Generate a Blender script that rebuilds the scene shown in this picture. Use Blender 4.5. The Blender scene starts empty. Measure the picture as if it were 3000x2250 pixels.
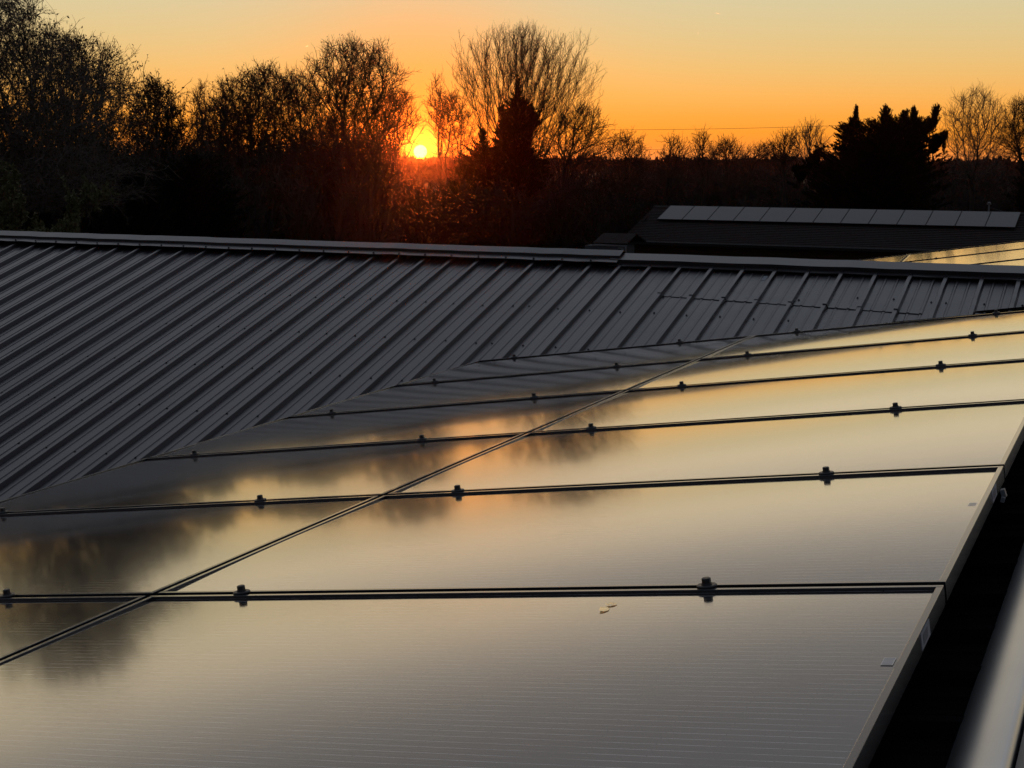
import bpy, math, random
import numpy as np
from mathutils import Matrix, Vector

rng = np.random.default_rng(7)
S = bpy.context.scene
COL = S.collection
R = math.radians

# ------------------------------------------------------------------ frame of reference
ZC = 5.3                                   # camera height above the ground
F_PX, PITCH, ROLL = 4107.88, 0.158896, 0.004138
AZ1, SL1 = 0.424980, 0.145367              # main roof: direction of its ridge, slope
O = np.array([-2.81368, 2.80034, -1.22475 + ZC])
H, W = 1.05299, 1.74                       # panel pitch along the ridge and down the slope
AZ2, SL2 = AZ1 - 0.003892, 0.301110        # cross wing
G = np.array([-4.43530, 12.54434, -0.75822 + ZC])
SP = 0.2286                                # rib spacing

zh = np.array([0., 0., 1.])
V = np.array([math.sin(AZ1), math.cos(AZ1), 0.])
HR = np.array([math.cos(AZ1), -math.sin(AZ1), 0.])
U = HR * math.cos(SL1) + zh * math.sin(SL1)
N1 = np.cross(U, V)
HH = np.array([math.cos(AZ2), -math.sin(AZ2), 0.])
VV = np.array([math.sin(AZ2), math.cos(AZ2), 0.])

cF = np.array([0, math.cos(PITCH), -math.sin(PITCH)])
cU0 = np.array([0, math.sin(PITCH), math.cos(PITCH)])
cR0 = np.array([1., 0, 0])
cR = cR0 * math.cos(ROLL) + cU0 * math.sin(ROLL)
cU = -cR0 * math.sin(ROLL) + cU0 * math.cos(ROLL)
CAM = np.array([0, 0, ZC])


def p1(a, b, c):                           # point on the main roof: up the slope, along the ridge, off the surface
    return O + U * a + V * b + N1 * c


def p2(k, d, n, far=None):                 # point on the wing: along the ridge, down the slope, off the surface
    xc = d * math.cos(SL2) + n * math.sin(SL2)
    z = -d * math.sin(SL2) + n * math.cos(SL2)
    if far is not None:
        xc = 2 * far - xc
    return G + HH * k - VV * xc + zh * z


def azim(px, py=467.0):                    # compass angle of photo column px at row py
    t = (np.asarray(px, float) - 1500) / F_PX
    return np.arctan2(t, cF[1] - cU0[1] * (py - 1125) / F_PX)


def bearing(px, dist, py=467.0):           # ground point seen at photo column px (0..3000), at a distance
    a = float(azim(px, py))
    return np.array([math.sin(a) * dist, math.cos(a) * dist, 0.])


def height(py, dist, px=1500.0):           # height above ground of photo row py at a distance
    d = cF + cR * (px - 1500) / F_PX - cU * (py - 1125) / F_PX
    return ZC + d[2] / math.hypot(d[0], d[1]) * dist


def heights(py, dist, px):
    py = np.asarray(py, float)
    d = cF + cR * (px - 1500) / F_PX - cU * ((py - 1125) / F_PX)[:, None]
    return ZC + d[:, 2] / np.hypot(d[:, 0], d[:, 1]) * dist


# ------------------------------------------------------------------ object helpers
def mesh(name, verts, faces, mats, mi=None, smooth=False, uv=None):
    me = bpy.data.meshes.new(name)
    verts = np.asarray(verts, dtype=np.float32).reshape(-1, 3)
    if isinstance(faces, np.ndarray):
        k = faces.shape[1]
        flat = faces.astype(np.int32).ravel()
        starts = np.arange(0, len(flat), k, dtype=np.int32)
        tot = np.full(len(starts), k, dtype=np.int32)
    else:
        tot = np.array([len(f) for f in faces], dtype=np.int32)
        flat = np.array([i for f in faces for i in f], dtype=np.int32)
        starts = np.concatenate([[0], np.cumsum(tot)[:-1]]).astype(np.int32)
    me.vertices.add(len(verts))
    me.vertices.foreach_set('co', verts.ravel())
    me.loops.add(len(flat))
    me.loops.foreach_set('vertex_index', flat)
    me.polygons.add(len(starts))
    me.polygons.foreach_set('loop_start', starts)
    me.polygons.foreach_set('loop_total', tot)
    if mi is not None:
        me.polygons.foreach_set('material_index', np.asarray(mi, dtype=np.int32))
    me.polygons.foreach_set('use_smooth', np.full(len(starts), bool(smooth)))
    for m in (mats if isinstance(mats, (list, tuple)) else [mats]):
        me.materials.append(m)
    me.update(calc_edges=True)
    me.validate()
    return me


def obj(name, me, parent=None, label=None, cat=None, group=None, kind=None, loc=None):
    o = bpy.data.objects.new(name, me)
    COL.objects.link(o)
    if parent is not None:
        o.parent = parent
    if loc is not None:
        o.location = loc
    if label:
        o['label'] = label
    if cat:
        o['category'] = cat
    if group:
        o['group'] = group
    if kind:
        o['kind'] = kind
    return o


def thing(name, label, cat, loc=(0, 0, 0), group=None, basis=None):
    o = obj(name, None, None, label, cat, group)
    o.empty_display_size = 0.1
    if basis is not None:
        x, y, z = basis
        m = Matrix(((x[0], y[0], z[0], loc[0]), (x[1], y[1], z[1], loc[1]), (x[2], y[2], z[2], loc[2]), (0, 0, 0, 1)))
        o.matrix_world = m
    else:
        o.location = loc
    return o


class MB:
    """collects simple shapes into one mesh"""
    def __init__(s):
        s.v, s.f, s.m = [], [], []

    def quadpts(s, pts, m=0):
        b = len(s.v)
        s.v += [tuple(p) for p in pts]
        s.f.append(tuple(range(b, b + len(pts))))
        s.m.append(m)

    def box(s, c, size, m=0, basis=None, bev=0.0):
        c = np.array(c, float)
        X, Y, Z = basis if basis is not None else (np.array([1., 0, 0]), np.array([0, 1., 0]), zh)
        hx, hy, hz = [q / 2 for q in size]
        b = len(s.v)
        if bev <= 0:
            for sz in (-1, 1):
                for sx, sy in ((-1, -1), (1, -1), (1, 1), (-1, 1)):
                    s.v.append(tuple(c + X * sx * hx + Y * sy * hy + Z * sz * hz))
            for f in ((0, 3, 2, 1), (4, 5, 6, 7), (0, 1, 5, 4), (1, 2, 6, 5), (2, 3, 7, 6), (3, 0, 4, 7)):
                s.f.append(tuple(b + i for i in f)); s.m.append(m)
        else:                               # chamfered top edge
            rings = [(-hz, 0), (hz - bev, 0), (hz, bev)]
            for z, ins in rings:
                for sx, sy in ((-1, -1), (1, -1), (1, 1), (-1, 1)):
                    s.v.append(tuple(c + X * sx * (hx - ins) + Y * sy * (hy - ins) + Z * z))
            s.f.append((b, b + 3, b + 2, b + 1)); s.m.append(m)
            for r in range(2):
                for i in range(4):
                    j = (i + 1) % 4
                    s.f.append((b + r * 4 + i, b + r * 4 + j, b + r * 4 + 4 + j, b + r * 4 + 4 + i)); s.m.append(m)
            s.f.append((b + 8, b + 9, b + 10, b + 11)); s.m.append(m)

    def prism(s, c, axis, r0, r1, hgt, n=6, m=0, rot=0.0):
        axis = np.array(axis, float); axis /= np.linalg.norm(axis)
        t = np.array([1., 0, 0]) if abs(axis[0]) < .8 else np.array([0, 1., 0])
        X = np.cross(t, axis); X /= np.linalg.norm(X); Y = np.cross(axis, X)
        b = len(s.v); c = np.array(c, float)
        for r, z in ((r0, 0), (r1, hgt)):
            for i in range(n):
                a = rot + 2 * math.pi * i / n
                s.v.append(tuple(c + X * r * math.cos(a) + Y * r * math.sin(a) + axis * z))
        for i in range(n):
            j = (i + 1) % n
            s.f.append((b + i, b + j, b + n + j, b + n + i)); s.m.append(m)
        s.f.append(tuple(b + n + i for i in range(n))); s.m.append(m)
        s.f.append(tuple(b + n - 1 - i for i in range(n))); s.m.append(m)

    def tube(s, pts, rad, n=6, m=0):
        pts = np.asarray(pts, float)
        rad = np.broadcast_to(np.asarray(rad, float), (len(pts),))
        vv, ff = tubes(pts[None], rad[None], n)
        b = len(s.v)
        s.v += [tuple(p) for p in vv]
        for f in ff:
            s.f.append(tuple(int(i) + b for i in f)); s.m.append(m)

    def build(s, name, mats, smooth=False):
        return mesh(name, s.v, s.f, mats, s.m, smooth)


def tubes(P, rad, sides):
    """P (n,s+1,3) centre lines, rad (n,s+1) -> verts, quads"""
    n, s1, _ = P.shape
    T = np.gradient(P, axis=1)
    T /= np.linalg.norm(T, axis=2, keepdims=True) + 1e-9
    ref = np.where(np.abs(T[:, :1, 2:3]) > .8, np.array([1., 0.2, 0]), np.array([0.1, 0.2, 1.]))
    X = np.cross(np.broadcast_to(ref, T.shape), T)
    X /= np.linalg.norm(X, axis=2, keepdims=True) + 1e-9
    Y = np.cross(T, X)
    a = np.arange(sides) * 2 * math.pi / sides
    ring = X[:, :, None, :] * np.cos(a)[None, None, :, None] + Y[:, :, None, :] * np.sin(a)[None, None, :, None]
    v = P[:, :, None, :] + ring * rad[:, :, None, None]
    i = np.arange(n)[:, None, None] * s1 * sides
    j = np.arange(s1 - 1)[None, :, None] * sides
    k = np.arange(sides)[None, None, :]
    k2 = (k + 1) % sides
    q = np.stack([i + j + k, i + j + k2, i + j + sides + k2, i + j + sides + k], -1)
    return v.reshape(-1, 3), q.reshape(-1, 4)


# ------------------------------------------------------------------ materials
def mat(name, color, rough=.6, spec=.5, metal=0., noise=None, bump=None, trans=0., ior=1.5, coat=0.):
    m = bpy.data.materials.new(name)
    m.use_nodes = True
    nt = m.node_tree
    b = nt.nodes['Principled BSDF']
    b.inputs['Base Color'].default_value = (*color, 1)
    b.inputs['Roughness'].default_value = rough
    b.inputs['Specular IOR Level'].default_value = spec
    b.inputs['Metallic'].default_value = metal
    b.inputs['IOR'].default_value = ior
    b.inputs['Coat Weight'].default_value = coat
    tc = nt.nodes.new('ShaderNodeTexCoord')
    if noise:
        scale, c2, detail, stretch = noise
        mp = nt.nodes.new('ShaderNodeMapping'); mp.inputs['Scale'].default_value = stretch
        nz = nt.nodes.new('ShaderNodeTexNoise'); nz.inputs['Scale'].default_value = scale
        nz.inputs['Detail'].default_value = detail
        rp = nt.nodes.new('ShaderNodeValToRGB')
        rp.color_ramp.elements[0].position = .35; rp.color_ramp.elements[1].position = .65
        rp.color_ramp.elements[0].color = (*color, 1); rp.color_ramp.elements[1].color = (*c2, 1)
        nt.links.new(tc.outputs['Object'], mp.inputs[0]); nt.links.new(mp.outputs[0], nz.inputs['Vector'])
        nt.links.new(nz.outputs['Fac'], rp.inputs[0]); nt.links.new(rp.outputs[0], b.inputs['Base Color'])
    if bump:
        scale, strength, dist, stretch = bump
        mp = nt.nodes.new('ShaderNodeMapping'); mp.inputs['Scale'].default_value = stretch
        nz = nt.nodes.new('ShaderNodeTexNoise'); nz.inputs['Scale'].default_value = scale
        nz.inputs['Detail'].default_value = 4
        bp = nt.nodes.new('ShaderNodeBump'); bp.inputs['Strength'].default_value = strength
        bp.inputs['Distance'].default_value = dist
        nt.links.new(tc.outputs['Object'], mp.inputs[0]); nt.links.new(mp.outputs[0], nz.inputs['Vector'])
        nt.links.new(nz.outputs['Fac'], bp.inputs['Height']); nt.links.new(bp.outputs[0], b.inputs['Normal'])
    if trans > 0:
        out = nt.nodes['Material Output']
        tr = nt.nodes.new('ShaderNodeBsdfTranslucent'); tr.inputs[0].default_value = (*color, 1)
        mx = nt.nodes.new('ShaderNodeMixShader'); mx.inputs[0].default_value = trans
        nt.links.new(b.outputs[0], mx.inputs[1]); nt.links.new(tr.outputs[0], mx.inputs[2])
        nt.links.new(mx.outputs[0], out.inputs['Surface'])
    return m


one = (1, 1, 1)
HAZE, HAZE_G = .00009, .962
M = {}
M['metal_roof'] = mat('painted_steel', (.021, .017, .0185), .30, .5, bump=(4, .03, .01, one), ior=1.6)


def sheet_variation(m):
    """each steel sheet (four ribs wide) has its own slight tone; rain film and chalking vary the gloss"""
    nt = m.node_tree; L = nt.links; b = nt.nodes['Principled BSDF']
    tc = nt.nodes.new('ShaderNodeTexCoord')
    d = nt.nodes.new('ShaderNodeVectorMath'); d.operation = 'DOT_PRODUCT'
    d.inputs[1].default_value = tuple(HH / .9144); L.new(tc.outputs['Object'], d.inputs[0])
    f = nt.nodes.new('ShaderNodeMath'); f.operation = 'FLOOR'; L.new(d.outputs['Value'], f.inputs[0])
    w = nt.nodes.new('ShaderNodeTexWhiteNoise'); w.noise_dimensions = '1D'; L.new(f.outputs[0], w.inputs['W'])
    n = nt.nodes.new('ShaderNodeTexNoise'); n.inputs['Scale'].default_value = 1.1; n.inputs['Detail'].default_value = 7
    n.inputs['Roughness'].default_value = .65
    L.new(tc.outputs['Object'], n.inputs['Vector'])
    a = nt.nodes.new('ShaderNodeMath'); a.operation = 'ADD'; L.new(w.outputs['Value'], a.inputs[0]); L.new(n.outputs['Fac'], a.inputs[1])
    r = nt.nodes.new('ShaderNodeMapRange'); r.inputs[1].default_value = .3; r.inputs[2].default_value = 1.5
    r.inputs[3].default_value = .24; r.inputs[4].default_value = .40
    L.new(a.outputs[0], r.inputs[0]); L.new(r.outputs[0], b.inputs['Roughness'])
    c = nt.nodes.new('ShaderNodeMix'); c.data_type = 'RGBA'
    c.inputs[6].default_value = (.014, .0105, .0125, 1); c.inputs[7].default_value = (.024, .0185, .021, 1)
    r2 = nt.nodes.new('ShaderNodeMapRange'); r2.inputs[1].default_value = .4; r2.inputs[2].default_value = 1.4
    L.new(a.outputs[0], r2.inputs[0]); L.new(r2.outputs[0], c.inputs[0]); L.new(c.outputs[2], b.inputs['Base Color'])


sheet_variation(M['metal_roof'])
M['metal_shaded'] = mat('painted_steel_shaded', (.005, .0045, .005), 1., 0., noise=(1.3, (.009, .008, .009), 3, one))  # roof steel darkened to put the shade beside the panels into its colour
M['alu'] = mat('aluminium', (.62, .64, .64), .32, .5, metal=1., noise=(3, (.52, .54, .55), 4, (1, 1, 1)))
M['metal_cap'] = mat('painted_trim', (.016, .0132, .0145), .33, .5, noise=(2.0, (.028, .025, .026), 3, one), ior=1.6)
M['screw'] = mat('screw', (.02, .019, .02), .5, .4)
M['frame'] = mat('anodised_frame', (.012, .012, .0125), .24, .5, noise=(14, (.017, .017, .0175), 3, one), coat=.7)
M['clamp'] = mat('clamp_black', (.018, .018, .018), .42, .5)
M['sticker'] = mat('paper_sticker', (.32, .34, .36), .6, .3, noise=(60, (.25, .27, .29), 3, one))
M['barcode'] = mat('white_label', (.55, .53, .50), .12, .5, coat=1.)
M['stickergrey'] = mat('sticker_print', (.13, .14, .15), .6, .3)
M['plastic'] = mat('grey_plastic', (.15, .165, .17), .5, .4)
M['leaf_gold'] = mat('dry_leaf', (1., .90, .58), .22, .5, metal=.85, noise=(160, (1., .76, .40), 2, one))
M['shingle'] = mat('shingles', (.018, .013, .012), .95, .1, noise=(9, (.028, .022, .02), 5, (1, 2.2, 1)), bump=(14, .6, .03, one))
M['log'] = mat('log_siding', (.05, .03, .016), .75, .25, noise=(5, (.075, .045, .022), 4, (.3, .3, 5)))
M['dark_trim'] = mat('dark_trim', (.012, .011, .011), .6, .3)
M['pale_trim'] = mat('pale_trim', (.16, .16, .16), .6, .3)
M['grey_wall'] = mat('grey_siding', (.055, .06, .066), .8, .2, noise=(4, (.07, .075, .08), 3, (1, 1, 6)))
M['pane'] = mat('dark_pane', (.004, .004, .005), .1, .5)
M['wood_dark'] = mat('weathered_boards', (.02, .018, .016), .9, .2, noise=(7, (.032, .028, .023), 4, (5, 5, 1)))
M['wall_metal'] = mat('steel_wall', (.05, .045, .045), .5, .4)
M['bark'] = mat('bark', (.035, .027, .021), .95, .1, noise=(6, (.055, .044, .035), 5, (3, 3, .6)), bump=(12, .8, .03, (3, 3, .6)))
M['twig'] = mat('twig', (.055, .040, .030), .9, .1)
M['twig_pale'] = mat('pale_twig', (.12, .098, .08), .9, .1)
M['twig_red'] = mat('reddish_twig', (.075, .045, .030), .9, .1)
M['leaf_dark'] = mat('dark_leaf', (.028, .026, .012), .75, .2, noise=(.9, (.04, .034, .014), 3, one), trans=.25)
M['leaf_olive'] = mat('olive_leaf', (.085, .085, .034), .75, .2, noise=(.8, (.12, .11, .05), 3, one), trans=.2)
M['needle'] = mat('cedar_needles', (.010, .012, .007), .9, .1, noise=(1.2, (.018, .019, .010), 3, one))
M['wire'] = mat('cable', (.03, .03, .03), .6, .3)
M['limb_pale'] = mat('pale_bare_wood', (.12, .095, .075), .8, .2, noise=(5, (.06, .045, .035), 4, (1, 1, 3)))
M['contrail'] = bpy.data.materials.new('ice_cloud'); M['contrail'].use_nodes = True
_nt = M['contrail'].node_tree; _nt.nodes.remove(_nt.nodes['Principled BSDF'])
_vs = _nt.nodes.new('ShaderNodeVolumeScatter'); _vs.inputs['Density'].default_value = .13; _vs.inputs['Anisotropy'].default_value = .86
_nt.links.new(_vs.outputs[0], _nt.nodes['Material Output'].inputs['Volume'])
M['ground'] = mat('dry_grass', (.030, .032, .013), .95, .1, noise=(.35, (.052, .046, .022), 8, one), bump=(6, .7, .05, one))
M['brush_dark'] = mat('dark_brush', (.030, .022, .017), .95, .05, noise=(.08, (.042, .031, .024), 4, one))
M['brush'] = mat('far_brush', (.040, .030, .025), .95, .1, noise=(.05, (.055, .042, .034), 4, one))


def glass_material():
    m = bpy.data.materials.new('solar_glass')
    m.use_nodes = True
    nt = m.node_tree; L = nt.links
    b = nt.nodes['Principled BSDF']
    tc = nt.nodes.new('ShaderNodeTexCoord')
    sep = nt.nodes.new('ShaderNodeSeparateXYZ'); L.new(tc.outputs['Object'], sep.inputs[0])

    def mth(op, a, c=None, d=None):
        n = nt.nodes.new('ShaderNodeMath'); n.operation = op
        for i, x in enumerate((a, c, d)):
            if x is None:
                continue
            if isinstance(x, (int, float)):
                n.inputs[i].default_value = x
            else:
                L.new(x, n.inputs[i])
        return n.outputs[0]
    # busbars: fine silver lines along the long side, every 17.2 mm
    fr = mth('FRACT', mth('MULTIPLY', sep.outputs['Y'], 1 / .0205))
    line = mth('LESS_THAN', mth('ABSOLUTE', mth('SUBTRACT', fr, .5)), .035)
    nz = nt.nodes.new('ShaderNodeTexNoise'); nz.inputs['Scale'].default_value = 9
    nz.inputs['Detail'].default_value = 3
    L.new(tc.outputs['Object'], nz.inputs['Vector'])
    brk = nt.nodes.new('ShaderNodeMapRange'); brk.inputs[1].default_value = .28; brk.inputs[2].default_value = .56
    L.new(nz.outputs['Fac'], brk.inputs[0])
    fac = mth('MULTIPLY', line, brk.outputs[0])
    # gaps between half cells
    cx = mth('FRACT', mth('MULTIPLY', sep.outputs['X'], 1 / .0845))
    gap = mth('LESS_THAN', cx, .02)
    mx = nt.nodes.new('ShaderNodeMix'); mx.data_type = 'RGBA'
    mx.inputs[6].default_value = (.006, .006, .007, 1); mx.inputs[7].default_value = (.48, .46, .45, 1)
    L.new(fac, mx.inputs[0])
    mx2 = nt.nodes.new('ShaderNodeMix'); mx2.data_type = 'RGBA'
    mx2.inputs[7].default_value = (.006, .006, .007, 1)
    L.new(gap, mx2.inputs[0]); L.new(mx.outputs[2], mx2.inputs[6])
    du = nt.nodes.new('ShaderNodeTexNoise'); du.inputs['Scale'].default_value = 6; du.inputs['Detail'].default_value = 8
    du.inputs['Roughness'].default_value = .7
    L.new(tc.outputs['Object'], du.inputs['Vector'])
    dr = nt.nodes.new('ShaderNodeMapRange'); dr.inputs[1].default_value = .42; dr.inputs[2].default_value = .75
    dr.inputs[3].default_value = .0; dr.inputs[4].default_value = .09
    L.new(du.outputs['Fac'], dr.inputs[0])
    mx3 = nt.nodes.new('ShaderNodeMix'); mx3.data_type = 'RGBA'; mx3.inputs[7].default_value = (.22, .19, .16, 1)
    L.new(dr.outputs[0], mx3.inputs[0]); L.new(mx2.outputs[2], mx3.inputs[6])
    L.new(mx3.outputs[2], b.inputs['Base Color'])
    # dust makes the gloss uneven
    dn = nt.nodes.new('ShaderNodeTexNoise'); dn.inputs['Scale'].default_value = 3.5; dn.inputs['Detail'].default_value = 6
    L.new(tc.outputs['Object'], dn.inputs['Vector'])
    rr = nt.nodes.new('ShaderNodeMapRange'); rr.inputs[3].default_value = .06; rr.inputs[4].default_value = .10
    L.new(dn.outputs['Fac'], rr.inputs[0]); L.new(rr.outputs[0], b.inputs['Roughness'])
    b.inputs['IOR'].default_value = 1.55
    b.inputs['Coat Weight'].default_value = 1.0; b.inputs['Coat Roughness'].default_value = .065; b.inputs['Coat IOR'].default_value = 1.6
    mp = nt.nodes.new('ShaderNodeMapping'); mp.inputs['Scale'].default_value = (.05, 1, 1)
    L.new(tc.outputs['Object'], mp.inputs[0])
    bn = nt.nodes.new('ShaderNodeTexNoise'); bn.inputs['Scale'].default_value = 420; bn.inputs['Detail'].default_value = 3
    L.new(mp.outputs[0], bn.inputs['Vector'])
    bp = nt.nodes.new('ShaderNodeBump'); bp.inputs['Strength'].default_value = .07; bp.inputs['Distance'].default_value = .002
    L.new(bn.outputs['Fac'], bp.inputs['Height']); L.new(bp.outputs[0], b.inputs['Normal'])
    return m


M['glass'] = glass_material()
M['house_glass'] = mat('house_panel_glass', (.010, .015, .024), .3, .14)

# ------------------------------------------------------------------ camera
cam_d = bpy.data.cameras.new('Camera')
cam = bpy.data.objects.new('Camera', cam_d); COL.objects.link(cam)
cam_d.sensor_width = 36; cam_d.lens = F_PX / 3000 * 36
cam_d.clip_start = .05; cam_d.clip_end = 30000
cam.matrix_world = Matrix(((cR[0], cU[0], -cF[0], 0), (cR[1], cU[1], -cF[1], 0), (cR[2], cU[2], -cF[2], ZC), (0, 0, 0, 1)))
S.camera = cam

# ------------------------------------------------------------------ sky and sun
SUN_AZ, SUN_EL = R(-3.73), R(0.29)
sun_dir = np.array([math.sin(SUN_AZ) * math.cos(SUN_EL), math.cos(SUN_AZ) * math.cos(SUN_EL), math.sin(SUN_EL)])


def build_world():
    w = bpy.data.worlds.new('World'); S.world = w; w.use_nodes = True
    nt = w.node_tree; L = nt.links
    for n in list(nt.nodes):
        nt.nodes.remove(n)
    out = nt.nodes.new('ShaderNodeOutputWorld')
    tc = nt.nodes.new('ShaderNodeTexCoord')

    def mth(op, a, c=None, clamp=False):
        n = nt.nodes.new('ShaderNodeMath'); n.operation = op; n.use_clamp = clamp
        for i, x in enumerate((a, c)):
            if x is None:
                continue
            if isinstance(x, (int, float)):
                n.inputs[i].default_value = x
            else:
                L.new(x, n.inputs[i])
        return n.outputs[0]

    def ramp(fac, stops):
        r = nt.nodes.new('ShaderNodeValToRGB')
        e = r.color_ramp.elements
        while len(e) < len(stops):
            e.new(.5)
        for i, (p_, c_) in enumerate(stops):
            e[i].position = p_; e[i].color = (*c_, 1)
        L.new(fac, r.inputs[0])
        return r.outputs[0]
    nrm = nt.nodes.new('ShaderNodeVectorMath'); nrm.operation = 'NORMALIZE'
    L.new(tc.outputs['Generated'], nrm.inputs[0])
    sep = nt.nodes.new('ShaderNodeSeparateXYZ'); L.new(nrm.outputs[0], sep.inputs[0])
    el = mth('MULTIPLY', mth('ARCSINE', mth('MAXIMUM', sep.outputs['Z'], 0.0)), 180 / math.pi)
    fac = mth('POWER', mth('DIVIDE', el, 90.0), .5)

    def stops(tab, n=30):
        es = np.array([t[0] for t in tab]); cs = np.array([t[1] for t in tab])
        xs = np.sqrt(es / 90)
        g = np.linspace(0, 1, n) ** 1.25
        g = np.unique(np.concatenate([g]))
        # monotone smooth interpolation
        out_ = []
        for x in g:
            out_.append((float(x), tuple(float(np.interp(x, xs, cs[:, c])) for c in range(3))))
        return out_
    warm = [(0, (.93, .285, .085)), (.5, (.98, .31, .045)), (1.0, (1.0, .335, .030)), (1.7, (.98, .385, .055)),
            (3.0, (.89, .49, .135)), (4.2, (.76, .54, .22)), (6.3, (.66, .58, .345)), (7.2, (.84, .71, .46)), (9, (1.0, .81, .53)), (11.5, (.62, .545, .44)),  # above the view: band brightened, then darkened, to shape the panel reflections
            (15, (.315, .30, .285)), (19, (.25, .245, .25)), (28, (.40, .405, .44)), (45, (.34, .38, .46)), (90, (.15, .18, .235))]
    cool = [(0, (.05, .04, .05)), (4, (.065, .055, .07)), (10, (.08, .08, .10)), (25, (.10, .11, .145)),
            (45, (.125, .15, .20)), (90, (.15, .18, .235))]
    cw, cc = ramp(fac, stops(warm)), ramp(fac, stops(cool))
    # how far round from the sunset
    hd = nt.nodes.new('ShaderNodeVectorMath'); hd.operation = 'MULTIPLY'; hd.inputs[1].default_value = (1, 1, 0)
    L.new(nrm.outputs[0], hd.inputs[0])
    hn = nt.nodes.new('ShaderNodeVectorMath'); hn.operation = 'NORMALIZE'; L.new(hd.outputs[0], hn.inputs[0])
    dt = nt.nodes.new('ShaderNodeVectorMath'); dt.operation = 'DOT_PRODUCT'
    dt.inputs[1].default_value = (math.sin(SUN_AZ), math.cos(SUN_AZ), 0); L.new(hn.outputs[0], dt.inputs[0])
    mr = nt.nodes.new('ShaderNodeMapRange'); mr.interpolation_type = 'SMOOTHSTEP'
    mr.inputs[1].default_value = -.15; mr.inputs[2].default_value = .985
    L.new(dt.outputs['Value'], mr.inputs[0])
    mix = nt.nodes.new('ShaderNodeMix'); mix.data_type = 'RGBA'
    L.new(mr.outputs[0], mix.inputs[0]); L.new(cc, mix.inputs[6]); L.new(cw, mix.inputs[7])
    # glow round the sun and the disc itself
    ds = nt.nodes.new('ShaderNodeVectorMath'); ds.operation = 'DOT_PRODUCT'
    ds.inputs[1].default_value = tuple(sun_dir); L.new(nrm.outputs[0], ds.inputs[0])
    ang = mth('MULTIPLY', mth('ARCCOSINE', mth('MINIMUM', ds.outputs['Value'], 1.0)), 180 / math.pi)

    def glow(col, width, prev):
        e = mth('EXPONENT', mth('DIVIDE', ang, -width))
        n = nt.nodes.new('ShaderNodeMix'); n.data_type = 'RGBA'; n.blend_type = 'ADD'; n.inputs[0].default_value = 1
        sc = nt.nodes.new('ShaderNodeMix'); sc.data_type = 'RGBA'
        sc.inputs[6].default_value = (0, 0, 0, 1); sc.inputs[7].default_value = (*col, 1)
        L.new(e, sc.inputs[0]); L.new(prev, n.inputs[6]); L.new(sc.outputs[2], n.inputs[7])
        return n.outputs[2]
    nearsun = mth('MULTIPLY', mth('EXPONENT', mth('MULTIPLY', mth('MULTIPLY', ang, ang), -1 / 30.0)), .75)
    om = nt.nodes.new('ShaderNodeMix'); om.data_type = 'RGBA'; om.inputs[7].default_value = (1.12, .34, .035, 1)
    L.new(nearsun, om.inputs[0]); L.new(mix.outputs[2], om.inputs[6])
    c = glow((.06, .01, 0), 5, om.outputs[2])
    c = glow((.8, .65, .0), .42, c)
    disc = nt.nodes.new('ShaderNodeMapRange'); disc.interpolation_type = 'SMOOTHSTEP'
    disc.inputs[1].default_value = .29; disc.inputs[2].default_value = .24
    L.new(ang, disc.inputs[0])
    dm = nt.nodes.new('ShaderNodeMix'); dm.data_type = 'RGBA'
    dm.inputs[7].default_value = (14, 9, .62, 1)
    L.new(disc.outputs[0], dm.inputs[0]); L.new(c, dm.inputs[6])
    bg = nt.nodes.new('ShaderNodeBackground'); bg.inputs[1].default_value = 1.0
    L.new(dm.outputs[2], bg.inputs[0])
    # physical sky on top, faint
    sky = nt.nodes.new('ShaderNodeTexSky'); sky.sky_type = 'NISHITA'; sky.sun_disc = False
    sky.sun_elevation = SUN_EL; sky.sun_rotation = SUN_AZ
    bg2 = nt.nodes.new('ShaderNodeBackground'); bg2.inputs[1].default_value = .012
    L.new(sky.outputs[0], bg2.inputs[0])
    ad = nt.nodes.new('ShaderNodeAddShader')
    L.new(bg.outputs[0], ad.inputs[0]); L.new(bg2.outputs[0], ad.inputs[1])
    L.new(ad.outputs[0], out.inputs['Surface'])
    w.cycles.sampling_method = 'MANUAL'
    w.cycles.sample_map_resolution = 2048


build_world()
sl = bpy.data.lights.new('Sun', 'SUN'); sl.energy = 1.2; sl.angle = R(.5); sl.color = (1, .36, .10)
so = bpy.data.objects.new('Sun', sl); COL.objects.link(so)
so.rotation_euler = Vector(tuple(-sun_dir)).to_track_quat('-Z', 'Y').to_euler()
so.location = tuple(sun_dir * 200)

# ------------------------------------------------------------------ ground
gr = 9000
nr, na = 26, 72
gv = [(0, 0, 0)]
for i in range(nr):
    r_ = 3 * (gr / 3) ** (i / (nr - 1))
    for j in range(na):
        a = 2 * math.pi * j / na
        gv.append((r_ * math.cos(a), r_ * math.sin(a), 0))
gf = [(0, 1 + j, 1 + (j + 1) % na) for j in range(na)]
for i in range(nr - 1):
    for j in range(na):
        b0 = 1 + i * na; j2 = (j + 1) % na
        gf.append((b0 + j, b0 + na + j, b0 + na + j2, b0 + j2))
obj('ground', mesh('ground', gv, gf, M['ground']), kind='structure')

# ------------------------------------------------------------------ the barn with its ribbed roofs
RIB = .0245


def profile():
    """one rib and the pan up to the next rib: (offset from crest, height relative to crest)"""
    h = -RIB
    return [(-.022, h), (-.0125, -.001), (-.010, 0), (.010, 0), (.0125, -.001), (.022, h),
            (.0650, h), (.0705, h + .0045), (.0805, h + .0045), (.0860, h),
            (.1430, h), (.1485, h + .0045), (.1585, h + .0045), (.1640, h)]


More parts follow.
